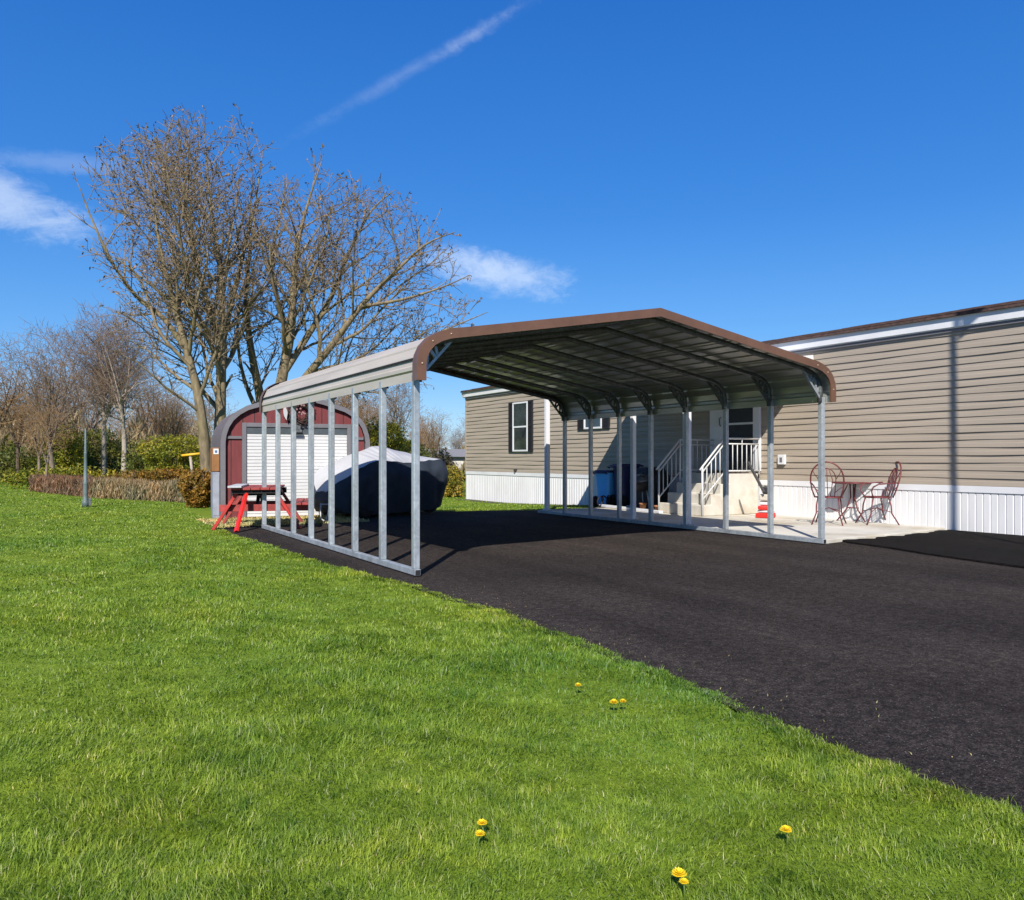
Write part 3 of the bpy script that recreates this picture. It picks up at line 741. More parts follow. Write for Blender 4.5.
# concrete steps with white iron railings
st = thing('entry_steps', 'pale precast concrete steps with white iron railings at the house door', 'steps', (11.1, 11.6, .055))
SO = Vector(st.location)
def sb(mb, name, mat, bevel=0.0): mb.v = [tuple(Vector(v) - SO) for v in mb.v]; return mb.build(name, mat, st, bevel)
SY0, SY1, LX = 11.0, 12.2, 11.06
sec = [(10.38, .056), (10.38, .25), (10.61, .25), (10.61, .44), (10.84, .44), (10.84, .63), (LX, .63), (LX, .82), (11.80, .82), (11.80, .056)]
mb = MB(); n = len(sec)
mb.add([(x, y, z) for y in (SY0, SY1) for x, z in sec], [tuple(range(n)), tuple(range(2*n-1, n-1, -1))] + [(i, n+i, n+(i+1)%n, (i+1)%n) for i in range(n)])
sb(mb, 'step_block', M['step_concrete'], .012)
def rail(y, sgn):
    mb = MB(); r_ = .014
    B = Vector((10.36, y, .95)); T = Vector((10.90, y, 1.47))
    lo = Vector((0, 0, -.10)); bt = Vector((0, 0, -.62))
    mb.tube([B + Vector((-.06, 0, -.06)), B, T], .018, 8).tube([B + lo, T + lo], r_, 8).tube([B + bt + Vector((0, 0, .02)), T + bt], r_, 8)
    mb.tube([B, Vector((B.x, y, .06))], .019, 8).tube([T, Vector((T.x, y, .63))], .019, 8)
    for f in (.2, .4, .6, .8):
        p = B.lerp(T, f); mb.tube([p + lo, p + bt], .009, 6)
    # landing part
    E = Vector((11.80, y, 1.47))
    mb.tube([T, E], .018, 8).tube([T + lo, E + lo], r_, 8).tube([T + Vector((0,0,-.60)), E + Vector((0,0,-.60))], r_, 8)
    mb.tube([E, Vector((E.x, y, .80))], .019, 8)
    mb.tube([T.lerp(E, .5), T.lerp(E, .5) + lo], .012, 6)
    for f in np.linspace(.1, .9, 7):
        p = T.lerp(E, f); mb.tube([p + lo, p + Vector((0,0,-.60))], .009, 6)
    sb(mb, 'railing', M['white_iron'])
rail(SY0 - .03, -1); rail(SY1 - .04, 1)
sb(MB().box((HX - .70, SY0 + .15, .822), (HX - .15, SY1 - .2, .838)), 'door_mat', M['wreath'])

# ------------------------------------------------------------------ shed
SHD = thing('garden_shed', 'barn red shed with a rounded roof, grey trim and white roll-up door', 'shed', (2.90, 15.41, 0), R(-6.3))
SHW = 2.66; SHL = 2.5
half = [(0, 0), (0, 1.40), (.02, 1.54), (.07, 1.69), (.15, 1.82), (.27, 1.935), (.43, 2.03), (.85, 2.165), (1.33, 2.27)]
arc = half + [(SHW - x, z) for x, z in reversed(half[:-1])]
def shrink(P, d):
    c = (SHW / 2, 1.0); out = []
    for i, (x, z) in enumerate(P):
        a = P[max(i-1, 0)]; b = P[min(i+1, len(P)-1)]; tx, tz = b[0]-a[0], b[1]-a[1]; L = math.hypot(tx, tz)
        out.append((x + tz / L * d, z - tx / L * d if 0 < i < len(P)-1 else z))
    return out
# front wall panels with vertical grooves
inner = shrink(arc, .05)
mb = MB(); n = len(inner)
mb.add([(x, .02, z) for x, z in inner], [tuple(range(n))]); mb.build('front_wall', M['shed_red'], SHD)
MB().add([(x, SHL - .02, z) for x, z in inner], [tuple(range(n-1, -1, -1))]).build('back_wall', M['shed_red'], SHD)
def arch_z(x):
    return np.interp(min(x, SHW - x), [p[0] for p in half[1:]], [p[1] for p in half[1:]]) - .06
mb = MB()
for x in np.arange(.14, SHW, .205): mb.box((x, .0165, .02), (x + .012, .0195, arch_z(x)))
mb.build('panel_grooves', M['dark'], SHD)
o = shrink(arc, -.035); mb = MB(); n = len(o)
mb.add([(x, -.04, z) for x, z in o] + [(x, SHL + .04, z) for x, z in o], [(i, n+i, n+i+1, i+1) for i in range(n-1)], True)
i2 = shrink(arc, .01)
mb.add([(x, -.02, z) for x, z in i2] + [(x, SHL + .02, z) for x, z in i2], [(i+1, n+i+1, n+i, i) for i in range(n-1)], True)
mb.build('shed_roof', M['shed_roof'], SHD)
for yy in (-.062, SHL + .02):
    a1 = shrink(arc, -.040); a2 = shrink(arc, .045); mb = MB(); k = n
    vs = [(x, yy, z) for x, z in a1] + [(x, yy, z) for x, z in a2] + [(x, yy + .04, z) for x, z in a1] + [(x, yy + .04, z) for x, z in a2]
    fs = []
    for i in range(k-1): fs += [(i, k+i, k+i+1, i+1), (2*k+i, 2*k+i+1, 3*k+i+1, 3*k+i), (i, i+1, 2*k+i+1, 2*k+i), (k+i+1, k+i, 3*k+i, 3*k+i+1)]
    mb.add(vs, fs); mb.build('arch_trim', M['shed_grey'], SHD)
DX0, DX1, DZT = .41, 2.26, 1.68
mb = MB().box((DX0 - .075, -.05, 0.02), (DX0, .018, DZT + .075)).box((DX1, -.05, .02), (DX1 + .075, .018, DZT + .075)).box((DX0, -.05, DZT), (DX1, .018, DZT + .075))
mb.build('door_surround', M['shed_grey'], SHD, .005)
for a, b in ((.078, DX0 - .078), (DX1 + .078, SHW - .078)): MB().box((a, -.012, 1.46), (b, .0165, 1.51)).build('trim_band', M['shed_grey'], SHD)
mb = MB(); z = .03
while z < 1.56:
    mb.add([(DX0 + .003, -.018, z), (DX1 - .003, -.018, z), (DX1 - .003, -.022, z + .046), (DX0 + .003, -.022, z + .046), (DX0 + .003, .004, z + .050), (DX1 - .003, .004, z + .056), (DX1 - .003, -.018, z + .062), (DX0 + .003, -.018, z + .062)],
           [(0,1,2,3), (3,2,5,4), (4,5,6,7)]); z += .062
mb.build('roll_up_door', M['door_white'], SHD)
MB().box((DX0 + .002, -.03, 1.555), (DX1 - .002, .015, DZT - .002)).build('door_roll_box', simple('door_box_grey', (0.06, 0.075, 0.085), .5), SHD)
mb = MB().box((1.23, -.12, 1.64), (1.37, -.052, 1.74)).box((1.21, -.15, 1.585), (1.39, -.052, 1.637)); mb.build('door_lamp', M['tread'], SHD, .008)
MB().box((.02, .03, .02), (.05, SHL - .03, 1.4)).build('side_wall', M['shed_grey'], SHD)
MB().box((SHW - .05, .03, .02), (SHW - .02, SHL - .03, 1.4)).build('side_wall', M['shed_grey'], SHD)
# ring-shaped wreath with pale leaf on the gable
wr = thing('wreath', 'dark twig wreath with a silvery curved leaf above the shed door', 'wreath', tuple(SHD.matrix_basis @ Vector((1.36, -.09, 1.96))), R(-6.3))
mb = MB()
for k in range(160):
    a = random.uniform(0, 6.28); rr = random.gauss(.19, .035); b = a + random.uniform(.2, .7); r2 = rr + random.uniform(-.06, .06)
    mb.tube([(rr*math.cos(a), random.uniform(-.03, .04), rr*math.sin(a)), (r2*math.cos(b), random.uniform(-.05, .04), r2*math.sin(b))], random.uniform(.004, .011), 4)
mb.build('twig_ring', M['wreath'], wr)
MWR = simple('wreath_pale_red', (.30, .15, .15), .6)
for k in range(11):
    a = random.uniform(0, 6.28); rr = random.uniform(.02, .15); o3 = Vector((rr*math.cos(a), -.045, rr*math.sin(a)))
    MB().add([o3 + Vector((.028*math.cos(q)*(1 if h else .45), -.02 if h else -.035, .028*math.sin(q)*(1 if h else .45))) for q, h in [(i*math.pi/5, i % 2) for i in range(10)]], [tuple(range(10))]).build('bloom', MWR, wr)
mb = MB(); rows = []
for f in np.linspace(0, 1, 9):
    a = R(150) + f * R(75); rows += [Vector((.21*math.cos(a)-.10, -.05, .24*math.sin(a)+.02)), Vector(((.21-.075*math.sin(math.pi*f))*math.cos(a)-.10, -.06, (.24-.075*math.sin(math.pi*f))*math.sin(a)+.02))]
mb.add(rows, [(2*i, 2*i+1, 2*i+3, 2*i+2) for i in range(8)], True); mb.build('silver_leaf', M['silver'], wr)
# meter box and grey cabinet on the shed's left side
mt = thing('meter_box', 'brown meter box with a white label on the left side of the shed', 'meter box', tuple(SHD.matrix_basis @ Vector((-.10, .45, .86))), R(-6.3))
MB().box((-.07, -.26, 0), (.062, .26, .44)).build('box_body', M['meter_brown'], mt, .012)
MB().box((-.045, -.264, .32), (.045, -.2605, .42)).build('label_plate', M['door_white'], mt); MB().box((-.02, -.2665, .345), (.02, -.2645, .39)).build('label_mark', M['label_blue'], mt)
cbx = thing('conduit_cabinet', 'tall narrow grey cabinet standing under the brown meter box', 'cabinet', tuple(SHD.matrix_basis @ Vector((-.095, .35, 0))), R(-6.3))
MB().box((-.065, -.2, 0), (.058, .2, .85)).build('cabinet_body', simple('cabinet_grey', (.23, .25, .30), .6), cbx, .01)
MB().box((-.05, -.2055, .06), (.045, -.2005, .80)).build('cabinet_door', simple('cabinet_door_grey', (.26, .28, .33), .6), cbx, .003)

# ------------------------------------------------------------------ picnic table and board
pt = thing('picnic_table', 'red painted A-frame picnic table beside the shed door', 'picnic table', (3.10, 13.40, 0), R(-18))
TH = .655
mb = MB()
for i in range(5): mb.box((-.35 + i*.14, -.75, TH - .035), (-.35 + i*.14 + .132, .75, TH))
mb.build('tabletop', M['red_worn'], pt, .004)
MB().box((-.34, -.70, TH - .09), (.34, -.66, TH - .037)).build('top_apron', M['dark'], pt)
for sx in (1,):
    mb = MB()
    for i in range(2): mb.box((sx*.68 - .135 + i*.14, -.78, .385), (sx*.68 - .135 + i*.14 + .13, .78, .42))
    mb.build('seat', M['red_worn'], pt, .004)
for sy in (-.55, .55):
    for sx in (-1, 1): MB().beam((sx*.26, sy, TH - .04), (sx*.64, sy, .01), .045, .115, (0, 1, 0)).build('leg', M['red_paint'] if sy < 0 else M['red_worn'], pt, .004)
    MB().beam((-.56, sy + .05, .335), (.80, sy + .05, .335), .04, .105, (0, 0, 1)).build('seat_beam', M['red_worn'], pt, .004)
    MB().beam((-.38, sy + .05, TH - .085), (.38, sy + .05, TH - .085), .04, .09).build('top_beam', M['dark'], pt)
for sy in (-1, 1):
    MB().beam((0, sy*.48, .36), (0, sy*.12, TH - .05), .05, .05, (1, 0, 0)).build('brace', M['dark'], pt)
bd = thing('loose_board', 'bright red loose board leaning against the near end of the picnic table', 'board', tuple(gnd(236, 533)))
MB().beam((0, 0, .02), Vector(at(246, 494, 12.45)) - Vector(bd.location), .075, .04, (0.9, .4, 0)).build('plank', M['bright_red'], bd, .004)
wb = thing('grey_plank', 'pale grey plank lying on the left edge of the picnic tabletop', 'plank', tuple(Vector((3.10, 13.40, 0)) + Matrix.Rotation(R(-18), 3, 'Z') @ Vector((-.26, -.5, TH + .001))), R(-18))
MB().box((-.14, -.30, 0), (.06, .8, .03)).build('plank', M['worn_board'], wb, .004)

# ------------------------------------------------------------------ covered vehicle
cv = thing('covered_vehicle', 'small vehicle under a fitted navy cover with a silver top', 'covered vehicle', (5.78, 15.10, 0), R(90 - 66))
def interp(t, T, Vv): return float(np.interp(t, T, Vv))
TT = [0, .03, .08, .16, .28, .43, .55, .75, .90, .96, 1.0]
ZTOP = [.50, .68, .83, 1.01, 1.20, 1.335, 1.325, 1.22, 1.13, 1.06, .86]
ZSH = [.492, .665, .79, .935, 1.06, 1.04, 1.01, 1.06, 1.08, 1.02, .82]
HWD = [.16, .36, .50, .59, .64, .68, .68, .68, .66, .60, .46]
ZBT = [.34, .20, .12, .08, .06, .06, .06, .07, .10, .14, .28]
LEN = 2.92
nt, ns = 96, 13
def fold(t, u): return .014*math.sin(t*23 + 5*u + 1.5*math.sin(t*9)) + .005*math.sin(t*61 + 3*math.sin(u*4 + t*7)) + .020*math.sin(t*11 + u*3.5) * (1 - u)
def side_rows(sg):
    V = []
    for i in range(nt + 1):
        t = i / nt
        for j in range(ns + 1):
            u = j / ns
            zb, zs, hw = interp(t, TT, ZBT), interp(t, TT, ZSH), interp(t, TT, HWD)
            z = zb + (zs - zb) * u
            w = hw * (0.80 + .22 * math.sin(min(1, u * 1.35) * math.pi / 2) - .10 * max(0, u - .78) / .22)
            V.append((t * LEN - LEN / 2 + .03 * fold(t + .3, u), sg * (w + fold(t, u)), z + .006 * math.sin(t * 60)))
    return V
mb = MB()
for sg in (-1, 1):
    V = side_rows(sg); k = ns + 1
    f = [(i*k+j, (i+1)*k+j, (i+1)*k+j+1, i*k+j+1) for i in range(nt) for j in range(ns)]
    mb.add(V, f if sg < 0 else [tuple(reversed(q)) for q in f], True)
k = ns + 1
A = side_rows(-1); B = side_rows(1)
for e in (0, nt):
    ra = A[e*k:(e+1)*k]; rb = B[e*k:(e+1)*k]
    mb.add(ra + rb, [(j, j+1, k+j+1, k+j) if e == 0 else (j+1, j, k+j, k+j+1) for j in range(ns)], True)
# underside hem
mb.add([A[i*k] for i in range(nt+1)] + [B[i*k] for i in range(nt+1)], [(i, nt+1+i, nt+2+i, i+1) for i in range(nt)])
mb.build('cover_side', M['navy'], cv)
mb = MB(); nc = 16; V = []
for i in range(nt + 1):
    t = i / nt; pa = Vector(A[i*k + ns]); pb = Vector(B[i*k + ns]); zt = interp(t, TT, ZTOP)
    for j in range(nc + 1):
        u = j / nc; p = pa.lerp(pb, u); s_ = 1 - abs(2*u - 1)
        g = math.exp(-((t - .43) / .12) ** 2)
        p.z = p.z + (zt - p.z) * (s_ ** .85) + .010 * math.sin(t*23 + u*5) * s_ + .022 * g * math.sin(t * 120) * (1 - s_) * s_ * 3
        p.y *= 1.012; V.append(tuple(p + Vector((0, 0, .003))))
mb.add(V, [(i*(nc+1)+j, (i+1)*(nc+1)+j, (i+1)*(nc+1)+j+1, i*(nc+1)+j+1) for i in range(nt) for j in range(nc)], True)
mb.build('cover_top', M['silver'], cv)
for dx in (-.85, .95):
    for sg in (-1, 1):
        MB().lathe([(.12, -.07), (.2, -.08), (.215, -.04), (.215, .04), (.2, .08), (.12, .07)], 24, M=Matrix.Translation((dx, sg*.46, .222)) @ Matrix.Rotation(math.pi/2, 4, 'X')).build('wheel', M['rubber'], cv)
js = thing('tube_stand', 'white bent tube stand on the ground between picnic table and covered vehicle', 'stand', (4.30, 13.75, .01), R(-20))
MB().tube([(-.09, 0, .32), (-.10, 0, .06), (-.04, 0, .02), (.05, 0, .02), (.10, 0, .07), (.06, 0, .12)], .013, 8).tube([(.06, .02, .32), (.03, .02, .14), (.0, .02, .03)], .013, 8).build('tube_frame', M['white_iron'], js)
MB().tube([(-.10, 0, .30), (.07, .02, .30)], .011, 8).build('cross_tube', M['white_iron'], js)

# ------------------------------------------------------------------ bistro set
def chair(loc, rz, label):
    t = thing('patio_chair', label, 'chair', loc, rz, 'maroon iron patio chairs')
    r_ = .010
    mb = MB().tube([(.20*math.cos(a), .20*math.sin(a), .43) for a in np.linspace(0, 2*math.pi, 24, endpoint=False)], .012, 8, closed=True)
    for f in np.linspace(-.15, .15, 7):
        w = math.sqrt(max(0, .04 - f*f)); mb.tube([(f, -w, .43), (f, w, .43)], .005, 5).tube([(-w, f, .432), (w, f, .432)], .005, 5)
    mb.build('seat', M['maroon'], t)
    # hooped back, leaning back (+x is behind)
    def bk(yy, zz): return (.17 + (zz - .43) * .27, yy, zz)
    hoop = [bk(-.19, .43)] + [bk(-.23, .55), bk(-.245, .68)] + [bk(.245*math.sin(a), .72 + .27*math.cos(a)) for a in np.linspace(-math.pi/2, math.pi/2, 15)] + [bk(.245, .68), bk(.23, .55), bk(.19, .43)]
    mb = MB().tube(hoop, .012, 8)
    inner = [bk(-.10, .43)] + [bk(.13*math.sin(a), .72 + .17*math.cos(a)) for a in np.linspace(-math.pi/2, math.pi/2, 11)] + [bk(.10, .43)]
    mb.tube(inner, .008, 6)
    for yy in (-.06, 0, .06): mb.tube([bk(yy*.6, .43), bk(yy*1.4, .70), bk(yy*.5, .88)], .006, 6)
    for s_ in (-1, 1): mb.tube([bk(s_*.13, .72), bk(s_*.185, .80), bk(s_*.21, .86)], .006, 6).tube([bk(s_*.10, .5), bk(s_*.19, .58), bk(s_*.235, .60)], .006, 6)
    mb.build('backrest', M['maroon'], t)
    for s_ in (-1, 1):
        MB().tube([bk(s_*.24, .66), (.10, s_*.27, .655), (-.08, s_*.27, .64), (-.16, s_*.25, .60), (-.17, s_*.21, .52), (-.13, s_*.17, .43)], .010, 8).build('armrest', M['maroon'], t)
        for fx in (-1, 1):
            MB().tube([(fx*.12, s_*.15, .43), (fx*.15, s_*.17, .30), (fx*.16, s_*.17, .18), (fx*.25, s_*.23, 0)], .011, 8).build('leg', M['maroon'], t)
    MB().tube([(-.15, -.16, .2), (0, 0, .26), (.15, .16, .2)], .007, 6).tube([(-.15, .16, .2), (0, 0, .26), (.15, -.16, .2)], .007, 6).build('stretcher', M['maroon'], t)
PZ = .056
c1 = gnd(877, 524, PZ); c0 = gnd(829, 524, PZ); tb = gnd(852, 521, PZ)
chair((c1.x, c1.y, PZ), R(-32), 'maroon iron chair right of the bistro table, leaning away from it')
chair((c0.x, c0.y, PZ), R(212), 'maroon iron chair left of the bistro table, half behind a carport post')
t = thing('bistro_table', 'small round maroon iron bistro table between two chairs by the skirting', 'table', (tb.x + .05, tb.y + .02, PZ))
MB().lathe([(0, .625), (.32, .625), (.335, .632), (.335, .645), (.32, .652), (0, .652)], 32).build('tabletop', M['maroon'], t)
for k in range(3):
    a = k * 2.094 + .4
    MB().tube([(.05*math.cos(a), .05*math.sin(a), .63), (.035*math.cos(a), .035*math.sin(a), .4), (.10*math.cos(a), .10*math.sin(a), .2), (.26*math.cos(a), .26*math.sin(a), 0)], .012, 8).build('leg', M['maroon'], t)
MB().tube([(.09*math.cos(a), .09*math.sin(a), .22) for a in np.linspace(0, 6.283, 16, endpoint=False)], .008, 6, closed=True).build('leg_ring', M['maroon'], t)

# ------------------------------------------------------------------ things along the house
def wheelie(name, loc, rz, body, lid, label, s=1.0):
    t = thing(name, label, 'bin', loc, rz)
    mb = MB(); P = [(.0, .22, .19), (.06, .235, .20), (.55, .26, .235), (.92, .29, .265), (.96, .30, .28)]
    vs = []
    for z, a, b in P:
        for i in range(16):
            th_ = 2*math.pi*i/16; c_, s_ = math.cos(th_), math.sin(th_)
            vs.append((a*s*math.copysign(abs(c_)**.45, c_), b*s*math.copysign(abs(s_)**.45, s_), z*s + .03))
    mb.add(vs, [(j*16+i, j*16+(i+1)%16, (j+1)*16+(i+1)%16, (j+1)*16+i) for j in range(4) for i in range(16)] + [tuple(range(15,-1,-1))], True)
    mb.build('bin_body', body, t)
    MB().box((-.33*s, -.30*s, .985*s), (.31*s, .30*s, 1.03*s)).box((-.28*s, -.25*s, 1.03*s), (.26*s, .25*s, 1.055*s)).build('lid', lid, t, .015)
    MB().tube([(.34*s, -.22*s, .95*s), (.40*s, -.22*s, .98*s), (.40*s, .22*s, .98*s), (.34*s, .22*s, .95*s)], .016, 8).build('handle', lid, t)
    for sg in (-1, 1): MB().lathe([(.03, -.03), (.12, -.03), (.125, 0), (.12, .03), (.03, .03)], 18, M=Matrix.Translation((.22*s, sg*.25*s, .125)) @ Matrix.Rotation(math.pi/2, 4, 'X')).build('wheel', M['rubber'], t)
    return t
def hp(px, x):      # patio point at plane X = x under a pixel column
    k = (px - 512) / F; D = x / (sY + cY * k); return (x, cY * D - sY * k * D)
p = hp(607, 10.95); wheelie('recycling_bin', (p[0], p[1], .02), R(200), M['blue_bin'], M['navy_bin'], 'light blue recycling bin with navy lid against the white skirting', .78)
p = hp(626, 11.1); wheelie('rubbish_bin', (p[0], p[1], .056), R(170), M['navy_bin'], M['navy_bin'], 'navy blue rubbish bin right beside the light blue bin', .88)
# covered grill
p = hp(650, 11.2); g_ = thing('covered_grill', 'barbecue grill under a black vinyl cover beside the entry steps', 'grill', (p[0], p[1], .056), R(90))
mb = MB(); P = [(0.02, .36, .26), (.35, .37, .27), (.72, .42, .30), (.80, .40, .28), (.97, .27, .23), (1.0, .15, .12)]; vs = []
for j, (z, a, b) in enumerate(P):
    for i in range(28):
        th_ = 2*math.pi*i/28; c_, s_ = math.cos(th_), math.sin(th_); w_ = 1 + .035*math.sin(i*2.7 + j)
        vs.append((a*w_*math.copysign(abs(c_)**.5, c_), b*w_*math.copysign(abs(s_)**.5, s_), z*.86))
mb.add(vs, [(j*28+i, j*28+(i+1)%28, (j+1)*28+(i+1)%28, (j+1)*28+i) for j in range(5) for i in range(28)] + [tuple(5*28+i for i in range(28))], True)
mb.build('cover', M['black_vinyl'], g_)
p = hp(641, 10.75); g2 = thing('kettle_grill', 'small round grill with grey lid standing before the black covered grill', 'grill', (p[0], p[1], .056), R(40))
MB().lathe([(.05, .36), (.16, .40), (.22, .50), (.23, .55), (.23, .56)], 24).build('bowl', M['black_vinyl'], g2)
MB().lathe([(.235, .562), (.225, .61), (.17, .68), (.08, .72), (.02, .73), (.02, .76), (0, .76)], 24).build('lid', simple('grill_lid_grey', (.10, .11, .12), .3, .5), g2)
for k in range(3):
    a = k * 2.094; MB().tube([(.14*math.cos(a), .14*math.sin(a), .42), (.25*math.cos(a), .25*math.sin(a), .0)], .012, 6).build('leg', M['galv'], g2)
for (px, xx, rr, hh_, lab) in ((643, 10.55, .07, .15, 'slim terracotta flower pot beside the white gutter piece'), (659, 10.45, .09, .13, 'squat terracotta flower pot at the foot of the steps')):
    p = hp(px, xx); t = thing('flower_pot', lab, 'flower pot', (p[0], p[1], .056))
    MB().lathe([(0, 0), (rr*.7, 0), (rr*.95, hh_*.78), (rr*1.08, hh_*.78), (rr*1.1, hh_), (rr*.95, hh_), (rr*.9, hh_*.85), (0, hh_*.85)], 20).build('pot', M['terracotta'], t)
pa, pb = hp(601, 10.55), hp(661, 10.2)
gp = thing('gutter_piece', 'white length of gutter lying on the patio before the bins', 'gutter', (pa[0], pa[1], .056))
MB().beam((0, 0, .028), (pb[0]-pa[0], pb[1]-pa[1], .028), .09, .05).build('channel', M['white_vinyl'], gp, .006)
p = hp(604, 10.62); t = thing('garden_hose', 'black garden hose in loose upright loops before the blue bin', 'hose', (p[0], p[1], .03), R(30))
MB().tube([(.12*math.sin(a)*(1 + .05*a) + a*.035 - .3, .03*math.cos(a*1.3), .12 - .12*math.cos(a) + .015) for a in np.linspace(0, 17, 90)], .014, 8).build('hose_loops', M['rubber'], t)
# red and white folded cover + leaning dark board by the steps
p = hp(766, 11.1); t = thing('cushion_stack', 'red and white stacked pile with a dark top at the corner of the steps', 'stack', (p[0], p[1], .056), R(20))
for z0, z1, w0, w1, m_ in ((0, .09, .165, .155, M['bright_red']), (.09, .14, .145, .14, M['door_white']), (.14, .22, .15, .135, M['bright_red']), (.22, .30, .115, .11, M['door_white']), (.30, .42, .12, .10, M['concrete']), (.42, .56, .10, .06, M['shutter'])):
    MB().cbox((0, 0, 0), (w0*1.9, w1*1.7, z1 - z0 - .006), Matrix.Translation((random.uniform(-.02, .02), 0, (z0 + z1)/2)) @ Matrix.Rotation(random.uniform(-.25, .25), 4, 'Z')).build('cushion', m_, t, .022)
lb = thing('leaning_board', 'dark narrow board leaning against the landing of the entry steps', 'board', (hp(764, 10.98)[0] + .1, hp(764, 10.98)[1], .46))
q1 = Vector(at(748, 462, 14.3)); q0 = Vector(at(764, 492, 14.2)); lb.location = q0
MB().beam((0, 0, 0), q1 - q0, .10, .03, (.8, -.5, .3)).build('plank', M['shutter'], lb, .004)

# utility pole outside the frame on the right (its shadow falls on the siding)
TSH = 5.0
px_, py_ = HX - math.sin(SUN_AZ) * TSH, 7.24 - math.cos(SUN_AZ) * TSH
up = thing('utility_pole', 'unseen weathered wooden utility pole with an added shadow panel beside the driveway', 'pole', (px_, py_, .030))
MB().tube([(0, 0, 0), (0, 0, 8.3)], [.038, .034], 14).build('pole_shaft', M['pole_wood'], up)
MB().add([(0, -.08, 6.86), (.0, -.72, 7.36), (0, -.05, 7.36), (.04, -.08, 6.86), (.04, -.72, 7.36), (.04, -.05, 7.36)], [(0, 1, 2), (5, 4, 3), (0, 3, 4, 1), (1, 4, 5, 2), (2, 5, 3, 0)]).build('shadow_panel', M['pole_wood'], up)  # added panel, shaped to throw the triangular shadow at the eave

# post on the lawn
g0 = gnd(85.5, 507)
lp = thing('lamp_post', 'slim grey green tapered post standing alone on the far lawn', 'post', (g0.x, g0.y, 0))
MB().lathe([(.075, 0), (.075, .12), (.058, .15), (.052, .5), (.056, .52), (.056, .56), (.042, .58), (.034, 1.2), (.037, 1.21), (.037, 1.24), (.026, 1.26), (.018, 1.78), (0, 1.80)], 14).build('shaft', M['post_green'], lp)
mb = MB()
for k in range(4): mb.tube([(.03*math.cos(k*1.57), .03*math.sin(k*1.57), 1.78), (.09*math.cos(k*1.57), .09*math.sin(k*1.57), 1.96), (.02*math.cos(k*1.57), .02*math.sin(k*1.57), 2.08)], .006, 5)
mb.build('lantern_frame', M['post_green'], lp)
MB().box((.06, -.04, .03), (.12, .04, .20)).build('junction_box', M['tread'], lp, .006)

# ------------------------------------------------------------------ vegetation
class Tree:
    def __init__(s): s.seg = {}; s.tips = []
    def add(s, part, pts, radii, k): s.seg.setdefault((part, k), []).append((pts, radii))
def tubes_np(paths, k):
    """paths: list of (pts[n,3], r[n]) -> V, quads"""
    VV = []; QQ = []; b = 0
    ang = np.arange(k) * 2 * np.pi / k; ca, sa = np.cos(ang), np.sin(ang)
    for P, rr in paths:
        P = np.asarray(P, float); n = len(P)
        d = np.empty_like(P); d[1:-1] = P[2:] - P[:-2]; d[0] = P[1] - P[0]; d[-1] = P[-1] - P[-2]
        d /= np.linalg.norm(d, axis=1)[:, None] + 1e-9
        ref = np.array([0.0, 0, 1]) if abs(d[0][2]) < .8 else np.array([1.0, 0, 0])
        x = np.cross(d, ref); x /= np.linalg.norm(x, axis=1)[:, None] + 1e-9; y = np.cross(d, x)
        rr = np.asarray(rr)[:, None, None]
        V = P[:, None, :] + rr * (x[:, None, :] * ca[None, :, None] + y[:, None, :] * sa[None, :, None])
        VV.append(V.reshape(-1, 3))
        i = np.arange(n - 1)[:, None] * k; j = np.arange(k)[None, :]; j2 = (j + 1) % k
        QQ.append(np.stack([i + j, i + j2, i + k + j2, i + k + j], -1).reshape(-1, 4) + b); b += n * k
    return np.concatenate(VV), np.concatenate(QQ)
def unit(v): return v / (np.linalg.norm(v) + 1e-9)
def branch(p, d, L, n, up, wig, inside):
    P = [p]; st_ = L / n
    for i in range(n):
        d = unit(d + np.array([0, 0, up]) + rng.normal(0, wig, 3)); q_ = P[-1] + d * st_
        if inside is not None and not inside(q_):
            if i < 1: return None
            break
        P.append(q_)
    return np.array(P) if len(P) > 1 else None
def path_at(P, f):
    s_ = f * (len(P) - 1); i = min(int(s_), len(P) - 2); u = s_ - i
    return P[i] * (1 - u) + P[i+1] * u, unit(P[i+1] - P[i])
